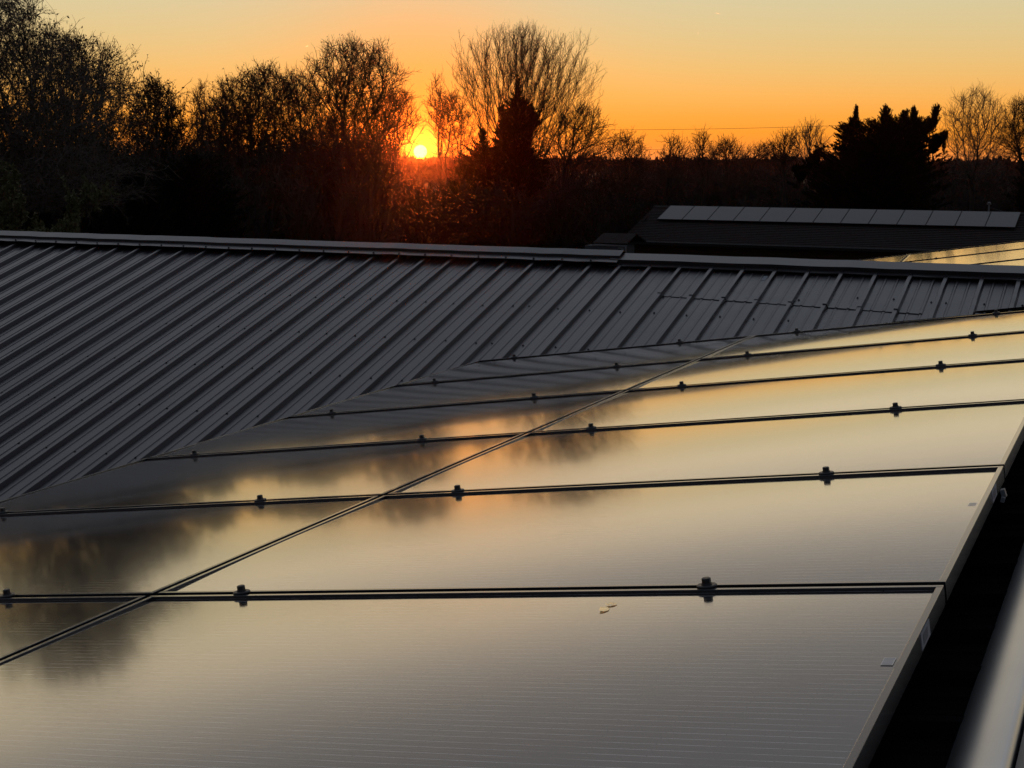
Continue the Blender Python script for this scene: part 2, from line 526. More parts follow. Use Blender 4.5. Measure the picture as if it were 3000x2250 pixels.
def ribbed(fn, k0, k1, dstart, dend, mb, nd=10, lift=0., wav=.0006, seed=1):
    """sheet of ribs k0..k1; fn(along, down, n) gives the point; dend(along) the lower end"""
    rg = np.random.default_rng(seed)
    cols = []
    for k in range(k0, k1):
        for off, n in profile():
            cols.append((k * SP + off, n))
    b = len(mb.v)
    ncol = len(cols)
    wob = rg.normal(0, wav, (ncol // 14 + 1, nd + 1))
    for ci, (al, n) in enumerate(cols):
        de = dend(al)
        for i in range(nd + 1):
            d = dstart + (de - dstart) * i / nd
            w_ = wob[ci // 14, i] * (1.0 if n > -.02 else .6)
            mb.v.append(tuple(fn(al + w_ * 1.5, d, n + lift + w_)))
    for ci in range(ncol - 1):
        for i in range(nd):
            a0 = b + ci * (nd + 1) + i
            mb.f.append((a0, a0 + 1, a0 + nd + 2, a0 + nd + 1)); mb.m.append(0)


def add_screw(mb, pos, nrm, r=.0048):
    mb.prism(pos, nrm, r * 1.7, r * 1.5, .002, 8, 1)
    mb.prism(np.array(pos) + np.array(nrm) * .002, nrm, r, r * .9, .0058, 6, 1, rg_screw.uniform(0, 1))


rg_screw = np.random.default_rng(3)
N2 = VV * -math.sin(SL2) + zh * math.cos(SL2)

barn = thing('barn', 'long barn with dark brown ribbed metal roofs meeting in a cross wing', 'building', (0, 0, 0))


def p2_end(al):
    """the wing's sheet dives under the main roof where they meet"""
    for d in np.arange(.05, 5.05, .05):
        q = p2(al, d, -RIB) - O
        a, c = q @ U, q @ N1
        if a > -.22 and c < -.26:
            return d
    return 5.0


mb = MB()
ribbed(lambda al, d, n: p2(al, d, n), -16, 38, -.16, p2_end, mb, 14)
for k in range(-15, 38):
    for d in (.785, 1.41, 2.03, 2.655, 3.28, 3.9, 4.52):
        if d > p2_end(k * SP) - .02:
            continue
        if k >= 32:
            continue
        off = -.062 if k <= 23 else .05
        off += rg_screw.normal(0, .003); d2 = d + rg_screw.normal(0, .006)
        add_screw(mb, p2(k * SP + off, d2, -RIB), N2)
        if k == 23:
            add_screw(mb, p2(k * SP + .054, d2 - .01, -RIB), N2)
    add_screw(mb, p2(k * SP, -.016, .003 if k > 24 else .025), N2, .0056)
for k, off, d in ((33, -.048, .375), (34, -.046, .37), (35, -.037, .385), (35, .054, .385), (36, .057, .376), (37, .056, .37), (31, .04, .455), (27, .03, .495)):
    add_screw(mb, p2(k * SP + off, d, -RIB + (.005 if d < .5 and k < 35 else 0)), N2)
obj('roof_sheet', mb.build('wing_near_sheet', [M['metal_roof'], M['screw']]), barn, label='near slope of the cross wing, ribbed steel dotted with screws')

# the lapped upper sheet on the right end of the wing
mb = MB()
lap = lambda al: .484 + .0135 * (al / SP - 27)
b0 = len(mb.v)
ribbed(lambda al, d, n: p2(al, d, n), 27, 35, -.15, lap, mb, 6, lift=.0045, seed=2)
ncol = 8 * 14
for ci in range(ncol):                        # turned-down lower edge
    pass
lo = [mb.v[b0 + ci * 7 + 6] for ci in range(ncol)]
for ci in range(ncol - 1):
    a_, b_ = np.array(lo[ci]), np.array(lo[ci + 1])
    mb.quadpts([a_, a_ - N2 * .004, b_ - N2 * .004, b_], 1)
obj('roof_lap', mb.build('wing_lap_sheet', [M['metal_roof'], M['screw']]), barn)

XA = -.17 * math.cos(SL2) + .03 * math.sin(SL2)        # ridge line of the wing, horizontal offset
mb = MB()
ribbed(lambda al, d, n: p2(al, d, n, XA), -16, 34, -.16, lambda al: 5.0, mb, 4)
obj('roof_sheet', mb.build('wing_far_sheet', [M['metal_roof'], M['screw']]), barn)


def ridge_cap(name, k0, k1, prof, lift, nseg, seed):
    rg = np.random.default_rng(seed)
    m_ = MB()
    ks = np.linspace(k0, k1, nseg + 1) * SP
    full = [(d, n + lift, None) for d, n in prof] + [(d, n + lift, XA) for d, n in prof[::-1][1:]]
    w_ = rg.normal(0, .0012, nseg + 1)
    w2 = rg.normal(0, .0016, nseg + 1)
    for i, al in enumerate(ks):
        for j, (d, n, far) in enumerate(full):
            dn_ = w_[i] + (w2[i] if j < 2 else 0)
            m_.v.append(tuple(p2(al, d, n + dn_, far)))
    nf = len(full)
    for i in range(nseg):
        for j in range(nf - 1):
            a0 = i * nf + j
            m_.f.append((a0, a0 + nf, a0 + nf + 1, a0 + 1)); m_.m.append(0)
    o = obj('ridge_cap', m_.build(name, M['metal_cap']), barn)
    sd = o.modifiers.new('thick', 'SOLIDIFY'); sd.thickness = .0014; sd.offset = -1
    return o


ridge_cap('wing_cap_upper', -16, 24.9, [(.004, -.006), (.003, .001), (-.072, .002), (-.077, .021), (-.17, .030)], .022, 60, 4)
ridge_cap('wing_cap_lower', 24.6, 38.6, [(.004, -.006), (.003, .001), (-.036, .002), (-.041, .030), (-.17, .032)], 0., 24, 5)

# main roof, both slopes, and its ridge cap
C0 = -.13 + RIB                                         # rib crests lie this far below the tops of the panels
AR = 3.76
mb = MB()
ribbed(lambda al, d, n: p1(AR - .03 - d, al, n + C0), -26, 56, 0., lambda al: AR + .22, mb, 6, seed=6)
for k in range(-6, 55):
    for d in (.17, .78, 1.4):
        add_screw(mb, p1(AR - d - .03, k * SP + .05, C0 - RIB), N1)
obj('roof_sheet', mb.build('main_left_sheet', [M['metal_shaded'], M['screw']]), barn)
xr_a = AR * math.cos(SL1) - (C0 + .03) * math.sin(SL1)


def p1r(a, b, c):                                       # mirrored in the ridge of the main roof
    xr = a * math.cos(SL1) - c * math.sin(SL1)
    z = a * math.sin(SL1) + c * math.cos(SL1)
    return O + HR * (2 * xr_a - xr) + V * b + zh * z


mb = MB()
ribbed(lambda al, d, n: p1r(AR - .03 - d, al, n + C0), -26, 56, 0., lambda al: 6.2, mb, 4, seed=7)
obj('roof_sheet', mb.build('main_right_sheet', [M['metal_roof'], M['screw']]), barn)
mb = MB()
prof = [(3.628, .002), (3.632, .022), (AR, .030)]
ks = np.linspace(-6, 12.8, 40)
for b_ in ks:
    for a_, c_ in prof:
        mb.v.append(tuple(p1(a_, b_, c_ + C0)))
    for a_, c_ in prof[::-1][1:]:
        mb.v.append(tuple(p1r(a_, b_, c_ + C0)))
nf = 2 * len(prof) - 1
for i in range(len(ks) - 1):
    for j in range(nf - 1):
        a0 = i * nf + j
        mb.f.append((a0, a0 + nf, a0 + nf + 1, a0 + 1)); mb.m.append(0)
obj('ridge_cap', mb.build('main_cap', M['metal_cap']), barn)
mb = MB()
ks = np.linspace(-6, 6.4, 40)
arc = [(3.528 + .098 * (1 - math.cos(a_)), -.028 + .066 * math.sin(a_)) for a_ in np.linspace(.35, math.pi / 2, 14)] + [(3.627, .004)]
for b_ in ks:
    for a_, c_ in arc:
        mb.v.append(tuple(p1(a_, b_, c_ + C0)))
for i in range(len(ks) - 1):
    for j in range(len(arc) - 1):
        a0 = i * len(arc) + j
        mb.f.append((a0, a0 + len(arc), a0 + len(arc) + 1, a0 + 1)); mb.m.append(0)
obj('ridge_flashing', mb.build('ridge_flashing', M['alu'], True), barn, label='pale rounded metal strip along the main ridge')
# walls and fascia
mb = MB()


def wall(pts):
    for i in range(len(pts) - 1):
        a_, b_ = np.array(pts[i]), np.array(pts[i + 1])
        mb.quadpts([(a_[0], a_[1], 0), (b_[0], b_[1], 0), tuple(b_), tuple(a_)])


e_l, e_r = -.12, -2.2
wall([p1(e_l, -5.8, -.17), p1(e_l, 12.75, -.17)])
wall([p1r(e_r, -5.8, -.17), p1r(e_r, 12.75, -.17)])
for b_ in (-5.8, 12.75):
    wall([p1(e_l, b_, -.17), p1(3.7, b_, -.17), p1r(e_r, b_, -.17)])
kl = -15.8 * SP
wall([p2(kl, 4.7, -.06), p2(6.5 * SP, 4.7, -.06)])
wall([p2(kl, 4.7, -.06), p2(kl, -.16, -.06), p2(kl, 4.7, -.06, XA)])
wall([p2(kl, 4.7, -.06, XA), p2(22 * SP, 4.7, -.06, XA)])
obj('wall', mb.build('barn_walls', M['wall_metal']), barn)
mb = MB()
mb.box(p1(-.26, 3.4, -.19), (.02, 18.7, .14), 0, (U, V, N1))
obj('fascia', mb.build('fascia', M['metal_cap']), barn)
# little paper sticker on the wing
mb = MB()
c_ = p2(29.74 * SP, .095, -RIB + .0055)
mb.box(c_, (.042, .078, .0012), 0, (HH, -VV * math.cos(SL2) - zh * math.sin(SL2), N2))
for i, (dx, dy, sx, sy) in enumerate(((0, -.022, .03, .004), (0, -.012, .032, .003), (.009, .012, .01, .014), (-.009, .016, .008, .01), (0, .031, .03, .003))):
    mb.box(c_ + HH * dx + (-VV * math.cos(SL2) - zh * math.sin(SL2)) * dy + N2 * .0008, (sx, sy, .0006), 1,
           (HH, -VV * math.cos(SL2) - zh * math.sin(SL2), N2))
obj('sticker', mb.build('sticker', [M['sticker'], M['stickergrey']]), None,
    'small white paper sticker stuck on the ribbed roof just below the ridge cap', 'sticker')

# ------------------------------------------------------------------ solar panels
PW, PH, FD, LIP = W - .016, H - .021, .035, .0115


def frame_mesh(pw, ph):
    m_ = MB()
    hx, hy = pw / 2, ph / 2
    for s in (-1, 1):                                  # long rails, then the short ones between them
        m_.box((0, s * (hy - LIP / 2), -FD / 2), (pw, LIP, FD), 0, None, .0008)
        m_.box((s * (hx - LIP / 2), 0, -FD / 2), (LIP, ph - 2 * LIP - .0006, FD - .0004), 0, None, .0008)
    return m_.build('panel_frame', M['frame'])


def glass_mesh(pw, ph, bow, twist, seed, tilt=0.):
    nx, ny = 10, 26
    xs = np.linspace(-pw / 2 + LIP + .0005, pw / 2 - LIP - .0005, nx + 1)
    ys = np.linspace(-ph / 2 + LIP + .0005, ph / 2 - LIP - .0005, ny + 1)
    v = []
    for x in xs:
        for y in ys:
            fy = 1 - (2 * y / ph) ** 2
            fx = 1 - .35 * (2 * x / pw) ** 2
            v.append((x, y, -.0062 + bow * fy * fx + twist * x * y + tilt * y))
    f = [(i * (ny + 1) + j, (i + 1) * (ny + 1) + j, (i + 1) * (ny + 1) + j + 1, i * (ny + 1) + j + 1) for i in range(nx) for j in range(ny)]
    return mesh('panel_glass', v, f, M['glass'], None, True)


fr_me = frame_mesh(PW, PH)
gl_me = [glass_mesh(PW, PH, bw, tw, i) for i, (bw, tw) in enumerate(((.0052, .0006), (.0062, -.0008), (.0046, .0004), (.0058, 0.)))]
mb = MB()
mb.box((PW / 2 + .0005, .29, -.0175), (.001, .085, .026), 0)
mb.box((PW / 2 + .0013, .285, -.0175), (.0006, .045, .016), 1)
side_label = mb.build('side_label', [M['sticker'], M['stickergrey']])
mb = MB()
mb.box((PW / 2 - LIP - .014, .11, -.0023), (.018, .034, .0004), 0)
for i in range(6):
    mb.box((PW / 2 - LIP - .014, .0965 + i * .0052, -.0021), (.015, .0018, .0003), 1)
bar_label = mb.build('barcode_label', [M['barcode'], M['sticker']])

row_word = ['nearest', 'second', 'third', 'fourth', 'fifth', 'farthest']
for i in range(2):
    for j in range(6):
        if i == 0:
            lab = f'black glass solar panel, lower left column, {row_word[j]} row from the camera'
        else:
            lab = f'black glass solar panel, upper right column beside the ridge, {row_word[j]} row from the camera'
        t = thing('solar_panel', lab, 'solar panel', p1((i + .5) * W, (j + .5) * H, 0), 'solar panels on the barn roof', (U, V, N1))
        obj('frame', fr_me, t)
        obj('glass', gl_me[(i * 2 + j * 3) % 4], t)
        if i == 1:
            obj('side_label', side_label, t)
            if j < 2:
                obj('barcode_label', bar_label, t)

# clamps on the seams: rounded foot plate and hexagon bolt
mb = MB()
n = 20
ring = []
for i in range(n):
    a = 2 * math.pi * i / n
    ring.append((.0205 * math.cos(a) * (1 if abs(math.cos(a)) < .7 else .95), .0175 * math.sin(a)))
b = 0
for z, s in ((.0004, 1.), (.003, 1.), (.0045, .9)):
    mb.v += [(x * s, y * s, z) for x, y in ring]
for r_ in range(2):
    for i in range(n):
        j = (i + 1) % n
        mb.f.append((r_ * n + i, r_ * n + j, r_ * n + n + j, r_ * n + n + i)); mb.m.append(0)
mb.f.append(tuple(2 * n + i for i in range(n))); mb.m.append(0)
plate_me = mb.build('clamp_plate', M['clamp'])
mb = MB()
mb.prism((0, 0, .0045), (0, 0, 1), .0105, .0098, .0025, 18)
mb.prism((0, 0, .0070), (0, 0, 1), .0088, .0088, .0088, 6)
mb.prism((0, 0, .0158), (0, 0, 1), .0086, .0068, .0014, 18)
bolt_me = mb.build('clamp_bolt', M['clamp'])
seam_word = ['first', 'second', 'third', 'fourth', 'fifth', 'topmost']


def in_frame(q):
    q = q - CAM
    z = q @ cF
    x, y = 1500 + F_PX * (q @ cR) / z, 1125 - F_PX * (q @ cU) / z
    return -12 < x < 3012 and 0 < y < 2250


for j in range(1, 7):
    pos = [p1((i + e) * W, j * H - (.004 if j == 6 else 0), 0) for i in range(2) for e in (.1424, .7495)]
    pos = [q for q in pos if in_frame(q)]
    for c, q in enumerate(pos):
        which = ['leftmost', 'second from left', 'third from left', 'rightmost'][c if c < len(pos) - 1 else 3]
        where = f'{seam_word[j-1]} seam from the camera' if j < 6 else 'far edge of the panel array'
        t = thing('panel_clamp', f'black clamp with bolt on the {where}, {which} there', 'clamp', q, 'clamps between the solar panels', (U, V, N1))
        obj('plate', plate_me, t)
        obj('bolt', bolt_me, t)

# grey clip under the frame edge and the dry leaf on the nearest panel
mb = MB()
c_ = p1(1.9985 * W, 1.845 * H, -.036)
for off, sz, tw in (((.006, .002, .002), (.010, .020, .018), .2), ((.005, -.014, -.010), (.009, .012, .012), -.3)):
    ca, sa = math.cos(tw), math.sin(tw)
    X = U * ca + N1 * sa; Z = N1 * ca - U * sa
    mb.box(c_ + U * off[0] + V * off[1] + N1 * off[2], sz, 0, (X, V, Z), .001)
obj('cable_clip', mb.build('cable_clip', M['plastic']), None, 'small pale grey bent clip hanging under the panel frame by the ridge', 'clip')
mb = MB()
c_ = p1(1.661 * W, .885 * H, -.0035)
rgl = np.random.default_rng(12)
for bx_, by_, ln, wd, ang, tilt in ((-.001, -.013, .017, .032, .25, -.045), (.002, .020, .015, .018, -.3, -.03), (-.006, .018, .008, .013, .5, -.06)):
    rows_ = []
    axl = HR * math.cos(ang) + V * math.sin(ang)
    sdl = -HR * math.sin(ang) + V * math.cos(ang)
    for i in range(7):
        t_ = i / 6
        w_ = wd * (.45 + .55 * math.sin(math.pi * min(1, t_ * .85 + .12)) ** .8)
        row = []
        for q_ in (-.5, -.17, .17, .5):
            y_ = w_ * q_ + rgl.normal(0, .0008)
            row.append(c_ + U * bx_ + V * by_ + axl * (t_ - .5) * ln + sdl * y_ + N1 * (.0014 + tilt * y_ + rgl.normal(0, .00018)))
        rows_.append(row)
    for i in range(6):
        for q_ in range(3):
            mb.quadpts([rows_[i][q_], rows_[i + 1][q_], rows_[i + 1][q_ + 1], rows_[i][q_ + 1]])
obj('dry_leaf', mb.build('dry_leaf', M['leaf_gold']), None, 'small shiny golden dry leaf in pieces lying on the nearest solar panel', 'leaf')

# second array on the main roof beyond the wing's ridge
CA, DAL, U0, V0, H2 = .06, -.0845, 1.518 * W, 12.454 * H, 1.517 * H
Va = V * math.cos(DAL) + U * math.sin(DAL)
Ua = U * math.cos(DAL) - V * math.sin(DAL)
w2 = [(-W, 0.), (0., .74 * W)]
cn = ['left', 'right']
rn = ['farthest', 'middle', 'nearest']
frs = {}
for ci, (a0, a1) in enumerate(w2):
    for j in range(3):
        b1, b0_ = -j * H2, -(j + 1) * H2 if j < 2 else -(2.62) * H2
        if ci == 0 and j == 2:
            continue
        pw, ph = a1 - a0 - .016, b1 - b0_ - .02
        c_ = O + N1 * CA + Ua * (U0 + (a0 + a1) / 2) + Va * (V0 + (b0_ + b1) / 2)
        t = thing('solar_panel', f'gold-reflecting solar panel beyond the ridge cap, {rn[j]} row, {cn[ci]} of the light seam', 'solar panel', c_,
                  'solar panels beyond the wing', (Ua, Va + N1 * .016, N1 - Va * .016))
        obj('frame', frame_mesh(pw, ph), t)
        obj('glass', glass_mesh(pw, ph, 0, 0, 1), t)
for n_, (a_, b_) in enumerate(((-.28 * W, 0.), (.17 * W, 0.), (-.20 * W, -H2), (.2 * W, -H2))):
    if n_ == 2:
        continue
    t = thing('panel_clamp', ['black clamp on the top edge of the far gold array, left of its light seam',
                              'black clamp on the top edge of the far gold array, right of its light seam', '',
                              'black clamp on the middle seam of the far gold array'][n_], 'clamp',
              O + N1 * CA + Ua * (U0 + a_) + Va * (V0 + b_), 'clamps on the far array', (Ua, Va, N1))
    obj('plate', plate_me, t)
    obj('bolt', bolt_me, t)

# ------------------------------------------------------------------ the house with its own row of panels
HP = np.array([6.54763, 58.66479, -1.85718 + ZC])
HA, HS = .44631, .29757
hh = np.array([math.cos(HA), -math.sin(HA), 0.])
hv = np.array([math.sin(HA), math.cos(HA), 0.])
hd = -hv * math.cos(HS) - zh * math.sin(HS)
hn = np.cross(hh, -hd)
HB = HP - hn * .12                                      # roof surface under the panels


def hp(x, d, n=0.):
    return HB + hh * x + hd * d + hn * n


RD = -.08                                               # ridge just above the panel row
apex = hp(0, RD)


def hpf(x, d, n=0.):                                    # far slope
    q = hp(x, d, n)
    k = (q - apex) @ hv
    return q - hv * 2 * k


house = thing('house', 'brown timber house with dark shingle roof under a row of solar panels', 'house', (HP[0], HP[1], 0))
loc0 = np.array([HP[0], HP[1], 0])
X0, X1, DE = -.75, 15.2, 4.05


def hobj(name, m_, mats, parent=house, **k):
    m_.v = [tuple(np.array(q) - loc0) for q in m_.v]
    return obj(name, m_.build(name, mats), parent, **k)


mb = MB()
nrow = 22
for i in range(nrow):                                    # courses of shingles, each lapping the next
    d0, d1 = RD + (DE - RD) * i / nrow, RD + (DE - RD) * (i + 1) / nrow
    mb.quadpts([hp(X0, d0, .004), hp(X0, d1, .022), hp(X1, d1, .022), hp(X1, d0, .004)])
    mb.quadpts([hp(X0, d1, .022), hp(X0, d1, .004), hp(X1, d1, .004), hp(X1, d1, .022)])
mb.quadpts([hpf(X0, RD, .004), hpf(X1, RD, .004), hpf(X1, DE, .004), hpf(X0, DE, .004)])
mb.box(hp((X0 + X1) / 2, RD, .02), (X1 - X0, .24, .03), 0, (hh, hd, hn))
roof = hobj('roof', mb, M['shingle'])
mb = MB()
mb.box(hp((X0 + X1) / 2, DE + .05, -.03), (X1 - X0, .11, .12), 0, (hh, hv, zh))
mb.box(hp((X0 + X1) / 2, DE + .112, .035) , (X1 - X0, .012, .012), 1, (hh, hv, zh))
hobj('gutter', mb, [M['dark_trim'], M['plastic']])
mb = MB()
wx0, wx1 = X0 + .35, X1 - .35
wf, wb = hp(0, DE - .5, -.1), hpf(0, DE - .5, -.1)
ztop = wf[2]
base = lambda x, q: np.array([*(q + hh * x)[:2], 0])
nlog = 13
for i in range(nlog):                                    # round-faced log siding
    z0, z1 = ztop * i / nlog, ztop * (i + 1) / nlog
    for s in range(4):
        t0, t1 = s / 4, (s + 1) / 4
        bulge = lambda t_: .035 * math.sin(math.pi * t_)
        pz = lambda t_: z0 + (z1 - z0) * t_
        A_, B_ = base(wx0, wf), base(wx1, wf)
        mb.quadpts([A_ - hv * bulge(t0) + zh * pz(t0), B_ - hv * bulge(t0) + zh * pz(t0), B_ - hv * bulge(t1) + zh * pz(t1), A_ - hv * bulge(t1) + zh * pz(t1)])
for x_ in (wx0, wx1):
    A_, B_ = base(x_, wf), base(x_, wb)
    mid = (A_ + B_) / 2
    mb.quadpts([A_, B_, B_ + zh * ztop, mid + zh * (apex[2] - .1), A_ + zh * ztop])
A_, B_ = base(wx0, wb), base(wx1, wb)
mb.quadpts([A_, B_, B_ + zh * ztop, A_ + zh * ztop])
hobj('wall', mb, M['log'])
mb = MB()
q0 = hp(X0 + .2, DE + .05, -.08)
q1 = base(wx0 + .05, wf) - hv * .1
mb.tube([q0, q0 - zh * .12, np.array([q1[0], q1[1], q0[2] - .5]), np.array([q1[0], q1[1], .1])], .045, 8)
hobj('downspout', mb, M['pale_trim'])

# the row of thirteen panels on the house
mb = MB()
for s_ in (-1, 1):
    mb.box((0, s_ * .844, -.02), (1.042, .012, .04), 0)
    mb.box((s_ * .515, 0, -.02), (.012, 1.675, .0395), 0)
hfr = mb.build('house_panel_frame', M['dark_trim'])
mb = MB()
mb.box((0, 0, -.010), (1.017, 1.675, .012), 0)
hgl = mb.build('house_panel_glass', M['house_glass'])
ords = ['first', 'second', 'third', 'fourth', 'fifth', 'sixth', 'seventh', 'eighth', 'ninth', 'tenth', 'eleventh', 'twelfth', 'last']
for i in range(13):
    lab = f'grey solar panel on the house roof, {ords[i]} of the row counted from its left end' if i < 12 else 'grey solar panel on the house roof, last of the row at its right end'
    t = thing('solar_panel', lab, 'solar panel', HP + hh * (i + .5) * 1.06 + hd * .86, 'solar panels on the house roof', (hh, -hd, hn))
    obj('frame', hfr, t)
    obj('glass', hgl, t)

# mast with a pale head behind the ridge, and its drop wire
mp_ = hp(12.55, RD, 0) + hv * .5 - zh * .2
mast = thing('service_mast', 'thin mast with pale mushroom head standing behind the house ridge', 'mast', tuple(mp_))
mb = MB(); mb.prism((0, 0, -.1), (0, 0, 1), .03, .028, .62, 10); obj('pole', mb.build('mast_pole', M['plastic']), mast)
mb = MB(); mb.prism((0, 0, .52), (0, 0, 1), .075, .085, .03, 14); mb.prism((0, 0, .55), (0, 0, 1), .085, .04, .07, 14)
obj('head', mb.build('mast_head', M['pale_trim'], True), mast)


def wire(name, pts, r_, label, cat='wire', group=None):
    m_ = MB()
    m_.tube(pts, r_, 6)
    return obj(name, m_.build(name, M['wire']), None, label, cat, group)


def sag(a_, b_, s, n_=24):
    a_, b_ = np.array(a_), np.array(b_)
    t_ = np.linspace(0, 1, n_)[:, None]
    return a_ + (b_ - a_) * t_ - zh * (4 * s * t_ * (1 - t_))


top_ = np.array(mp_) + zh * .42
wire('drop_wire', sag(top_, bearing(3350, 62) + zh * 3.0, .35), .016, 'pale drop wire running off from the mast head behind the house')

# small grey shed left of the house
sd = bearing(1786, 50, 720.0)
shed = thing('shed', 'small grey shed with a pale-framed dark window beside the house', 'shed', tuple(sd))
zt = height(716, 50, 1786)
mb = MB(); mb.box((0.05, .9, zt / 2 - .03), (1.25, 1.7, zt - .06), 0, (hh, hv, zh)); obj('wall', mb.build('shed_wall', M['grey_wall']), shed)
mb = MB()
rb = hh * 0
A_, B_ = -hh * .66 + zh * zt, hh * .62 + zh * zt
up_ = hv * 1.0 + zh * .30
mb.quadpts([A_, B_, B_ + up_, A_ + up_]); mb.quadpts([A_ + up_, B_ + up_, B_ + up_ + hv - zh * .3, A_ + up_ + hv - zh * .3])
o = obj('roof', mb.build('shed_roof', M['shingle']), shed)
s_ = o.modifiers.new('thick', 'SOLIDIFY'); s_.thickness = .05; s_.offset = 1
mb = MB(); mb.box(zh * (zt - .035) - hh * .02 - hv * .02, (1.30, .03, .05), 0, (hh, hv, zh)); obj('fascia', mb.build('shed_fascia', M['pale_trim']), shed)
wc = np.array(hh) * .16 + hv * .04 + zh * (zt - .40)
mb = MB()
for dx, dz, sx, sz in ((-.30, 0, .06, .5), (.30, 0, .06, .5), (0, .28, .66, .06), (0, -.28, .66, .06)):
    mb.box(wc + hh * dx + zh * dz - hv * .015, (sx, .05, sz), 0, (hh, hv, zh))
win = obj('window', mb.build('shed_window', M['pale_trim']), shed)
mb = MB(); mb.box(wc, (.54, .02, .5), 0, (hh, hv, zh)); obj('pane', mb.build('shed_pane', M['pane']), win)
mb = MB(); q_ = hh * .60 + zh * (zt - .06) - hv * .03
mb.tube([q_, q_ - zh * .10, q_ - zh * .25 + hv * .03, q_ * np.array([1, 1, 0]) + zh * .05], .035, 8); obj('downspout', mb.build('shed_downspout', M['pale_trim']), shed)

# dark wooden playhouse among the trees on the left
ph_ = bearing(735, 55, 665.0)
coop = thing('playhouse', 'tiny dark wooden playhouse with a porch, half hidden under the trees', 'playhouse', tuple(ph_))
ex, ey = np.array([1., .12, 0]), np.array([-.12, 1., 0])
zr, ze = height(636, 55, 735), height(688, 55, 735)
mb = MB(); mb.box(ey * .8 + zh * (ze / 2 - .02), (1.05, 1.3, ze - .04), 0, (ex, ey, zh)); obj('wall', mb.build('coop_wall', M['wood_dark']), coop)
mb = MB()
L_, R_ = -ex * .62, ex * .56
mb.quadpts([L_ + zh * ze, R_ + zh * ze, R_ + ey * .8 + zh * zr, L_ + ey * .8 + zh * zr])
mb.quadpts([L_ + ey * .8 + zh * zr, R_ + ey * .8 + zh * zr, R_ + ey * 1.6 + zh * ze, L_ + ey * 1.6 + zh * ze])
o = obj('roof', mb.build('coop_roof', M['wood_dark']), coop); s_ = o.modifiers.new('thick', 'SOLIDIFY'); s_.thickness = .05
mb = MB()
zp0, zp1 = height(700, 54.5, 800), height(668, 54.5, 800)
a0, a1 = ex * .58 - ey * .3, ex * 1.15 - ey * .3
mb.quadpts([a0 + zh * zp0, a1 + zh * (zp0 + .12), a1 + ey * .45 + zh * zp1, a0 + ey * .45 + zh * (zp1 - .1)])
mb.quadpts([a1 + ey * .45 + zh * zp1, a0 + ey * .45 + zh * (zp1 - .1), a0 + ey * .9 + zh * zp0, a1 + ey * .9 + zh * (zp0 + .12)])
for q_ in (a0 + ex * .08, a1 - ex * .05):
    mb.box(q_ + ey * .05 + zh * (zp0 / 2), (.07, .07, zp0), 0, (ex, ey, zh))
o = obj('porch', mb.build('coop_porch', M['wood_dark']), coop)
mb = MB(); mb.box(a1 + ey * .42 + zh * (zp1 - .14), (.03, .1, .26), 0, (ex, ey, zh)); obj('trim', mb.build('coop_gable_trim', M['limb_pale']), coop)
mb = MB(); mb.box(a1 + ey * .05 + zh * (zp0 - .25), (.05, .05, .4), 0, (ex, ey, zh))
obj('trim', mb.build('coop_trim', M['limb_pale']), coop)
mb = MB()
for dx in (-.05, .1, .22):
    mb.box(ex * dx + ey * .13 + zh * (ze - .3), (.035, .03, .42), 0, (ex, ey, zh))
obj('window', mb.build('coop_window', M['limb_pale']), coop)

# ------------------------------------------------------------------ trees


def unit(a_):
    return a_ / (np.linalg.norm(a_, axis=-1, keepdims=True) + 1e-9)


def grow(rg, start, dirs, length, r0, r1, segs, wig, trop):
    n_ = len(start)
    P = np.zeros((n_, segs + 1, 3)); P[:, 0] = start
    d = unit(dirs.copy())
    for i in range(segs):
        d = unit(d + rg.normal(0, wig, (n_, 3)) + np.array([0, 0, 1.]) * np.reshape(trop, (-1, 1)))
        P[:, i + 1] = P[:, i] + d * (length / segs)[:, None]
    t_ = np.linspace(0, 1, segs + 1)[None]
    return P, r0[:, None] * (1 - t_) + r1[:, None] * t_


def spawn(rg, P, rad, m_, t0, t1, ang, spread, ratio, rfac, segs, wig, trop, shrink=.5, rmin=.004, lens=None):
    n_, s1, _ = P.shape
    L_ = np.linalg.norm(np.diff(P, axis=1), axis=2).sum(1)
    t_ = (np.arange(m_)[None] + rg.uniform(0, 1, (n_, m_))) / m_ * (t1 - t0) + t0
    f = t_ * (s1 - 1); i0 = np.minimum(f.astype(int), s1 - 2); w_ = f - i0
    idx = np.arange(n_)[:, None]
    base_ = P[idx, i0] * (1 - w_)[..., None] + P[idx, i0 + 1] * w_[..., None]
    d = unit(P[idx, i0 + 1] - P[idx, i0])
    rb_ = rad[idx, i0] * (1 - w_) + rad[idx, i0 + 1] * w_
    rnd = unit(rg.normal(0, 1, (n_, m_, 3)))
    perp = unit(rnd - d * (rnd * d).sum(-1, keepdims=True))
    a_ = ang + rg.normal(0, spread, (n_, m_, 1))
    nd = d * np.cos(a_) + perp * np.sin(a_)
    ln = L_[:, None] * ratio * (1 - shrink * t_) * rg.uniform(.65, 1.25, (n_, m_))
    r0 = np.maximum(rb_ * rfac, rmin)
    k_ = n_ * m_
    return grow(rg, base_.reshape(k_, 3), nd.reshape(k_, 3), ln.ravel(), r0.ravel(), np.maximum(r0.ravel() * .45, rmin * .7), segs, wig, trop)


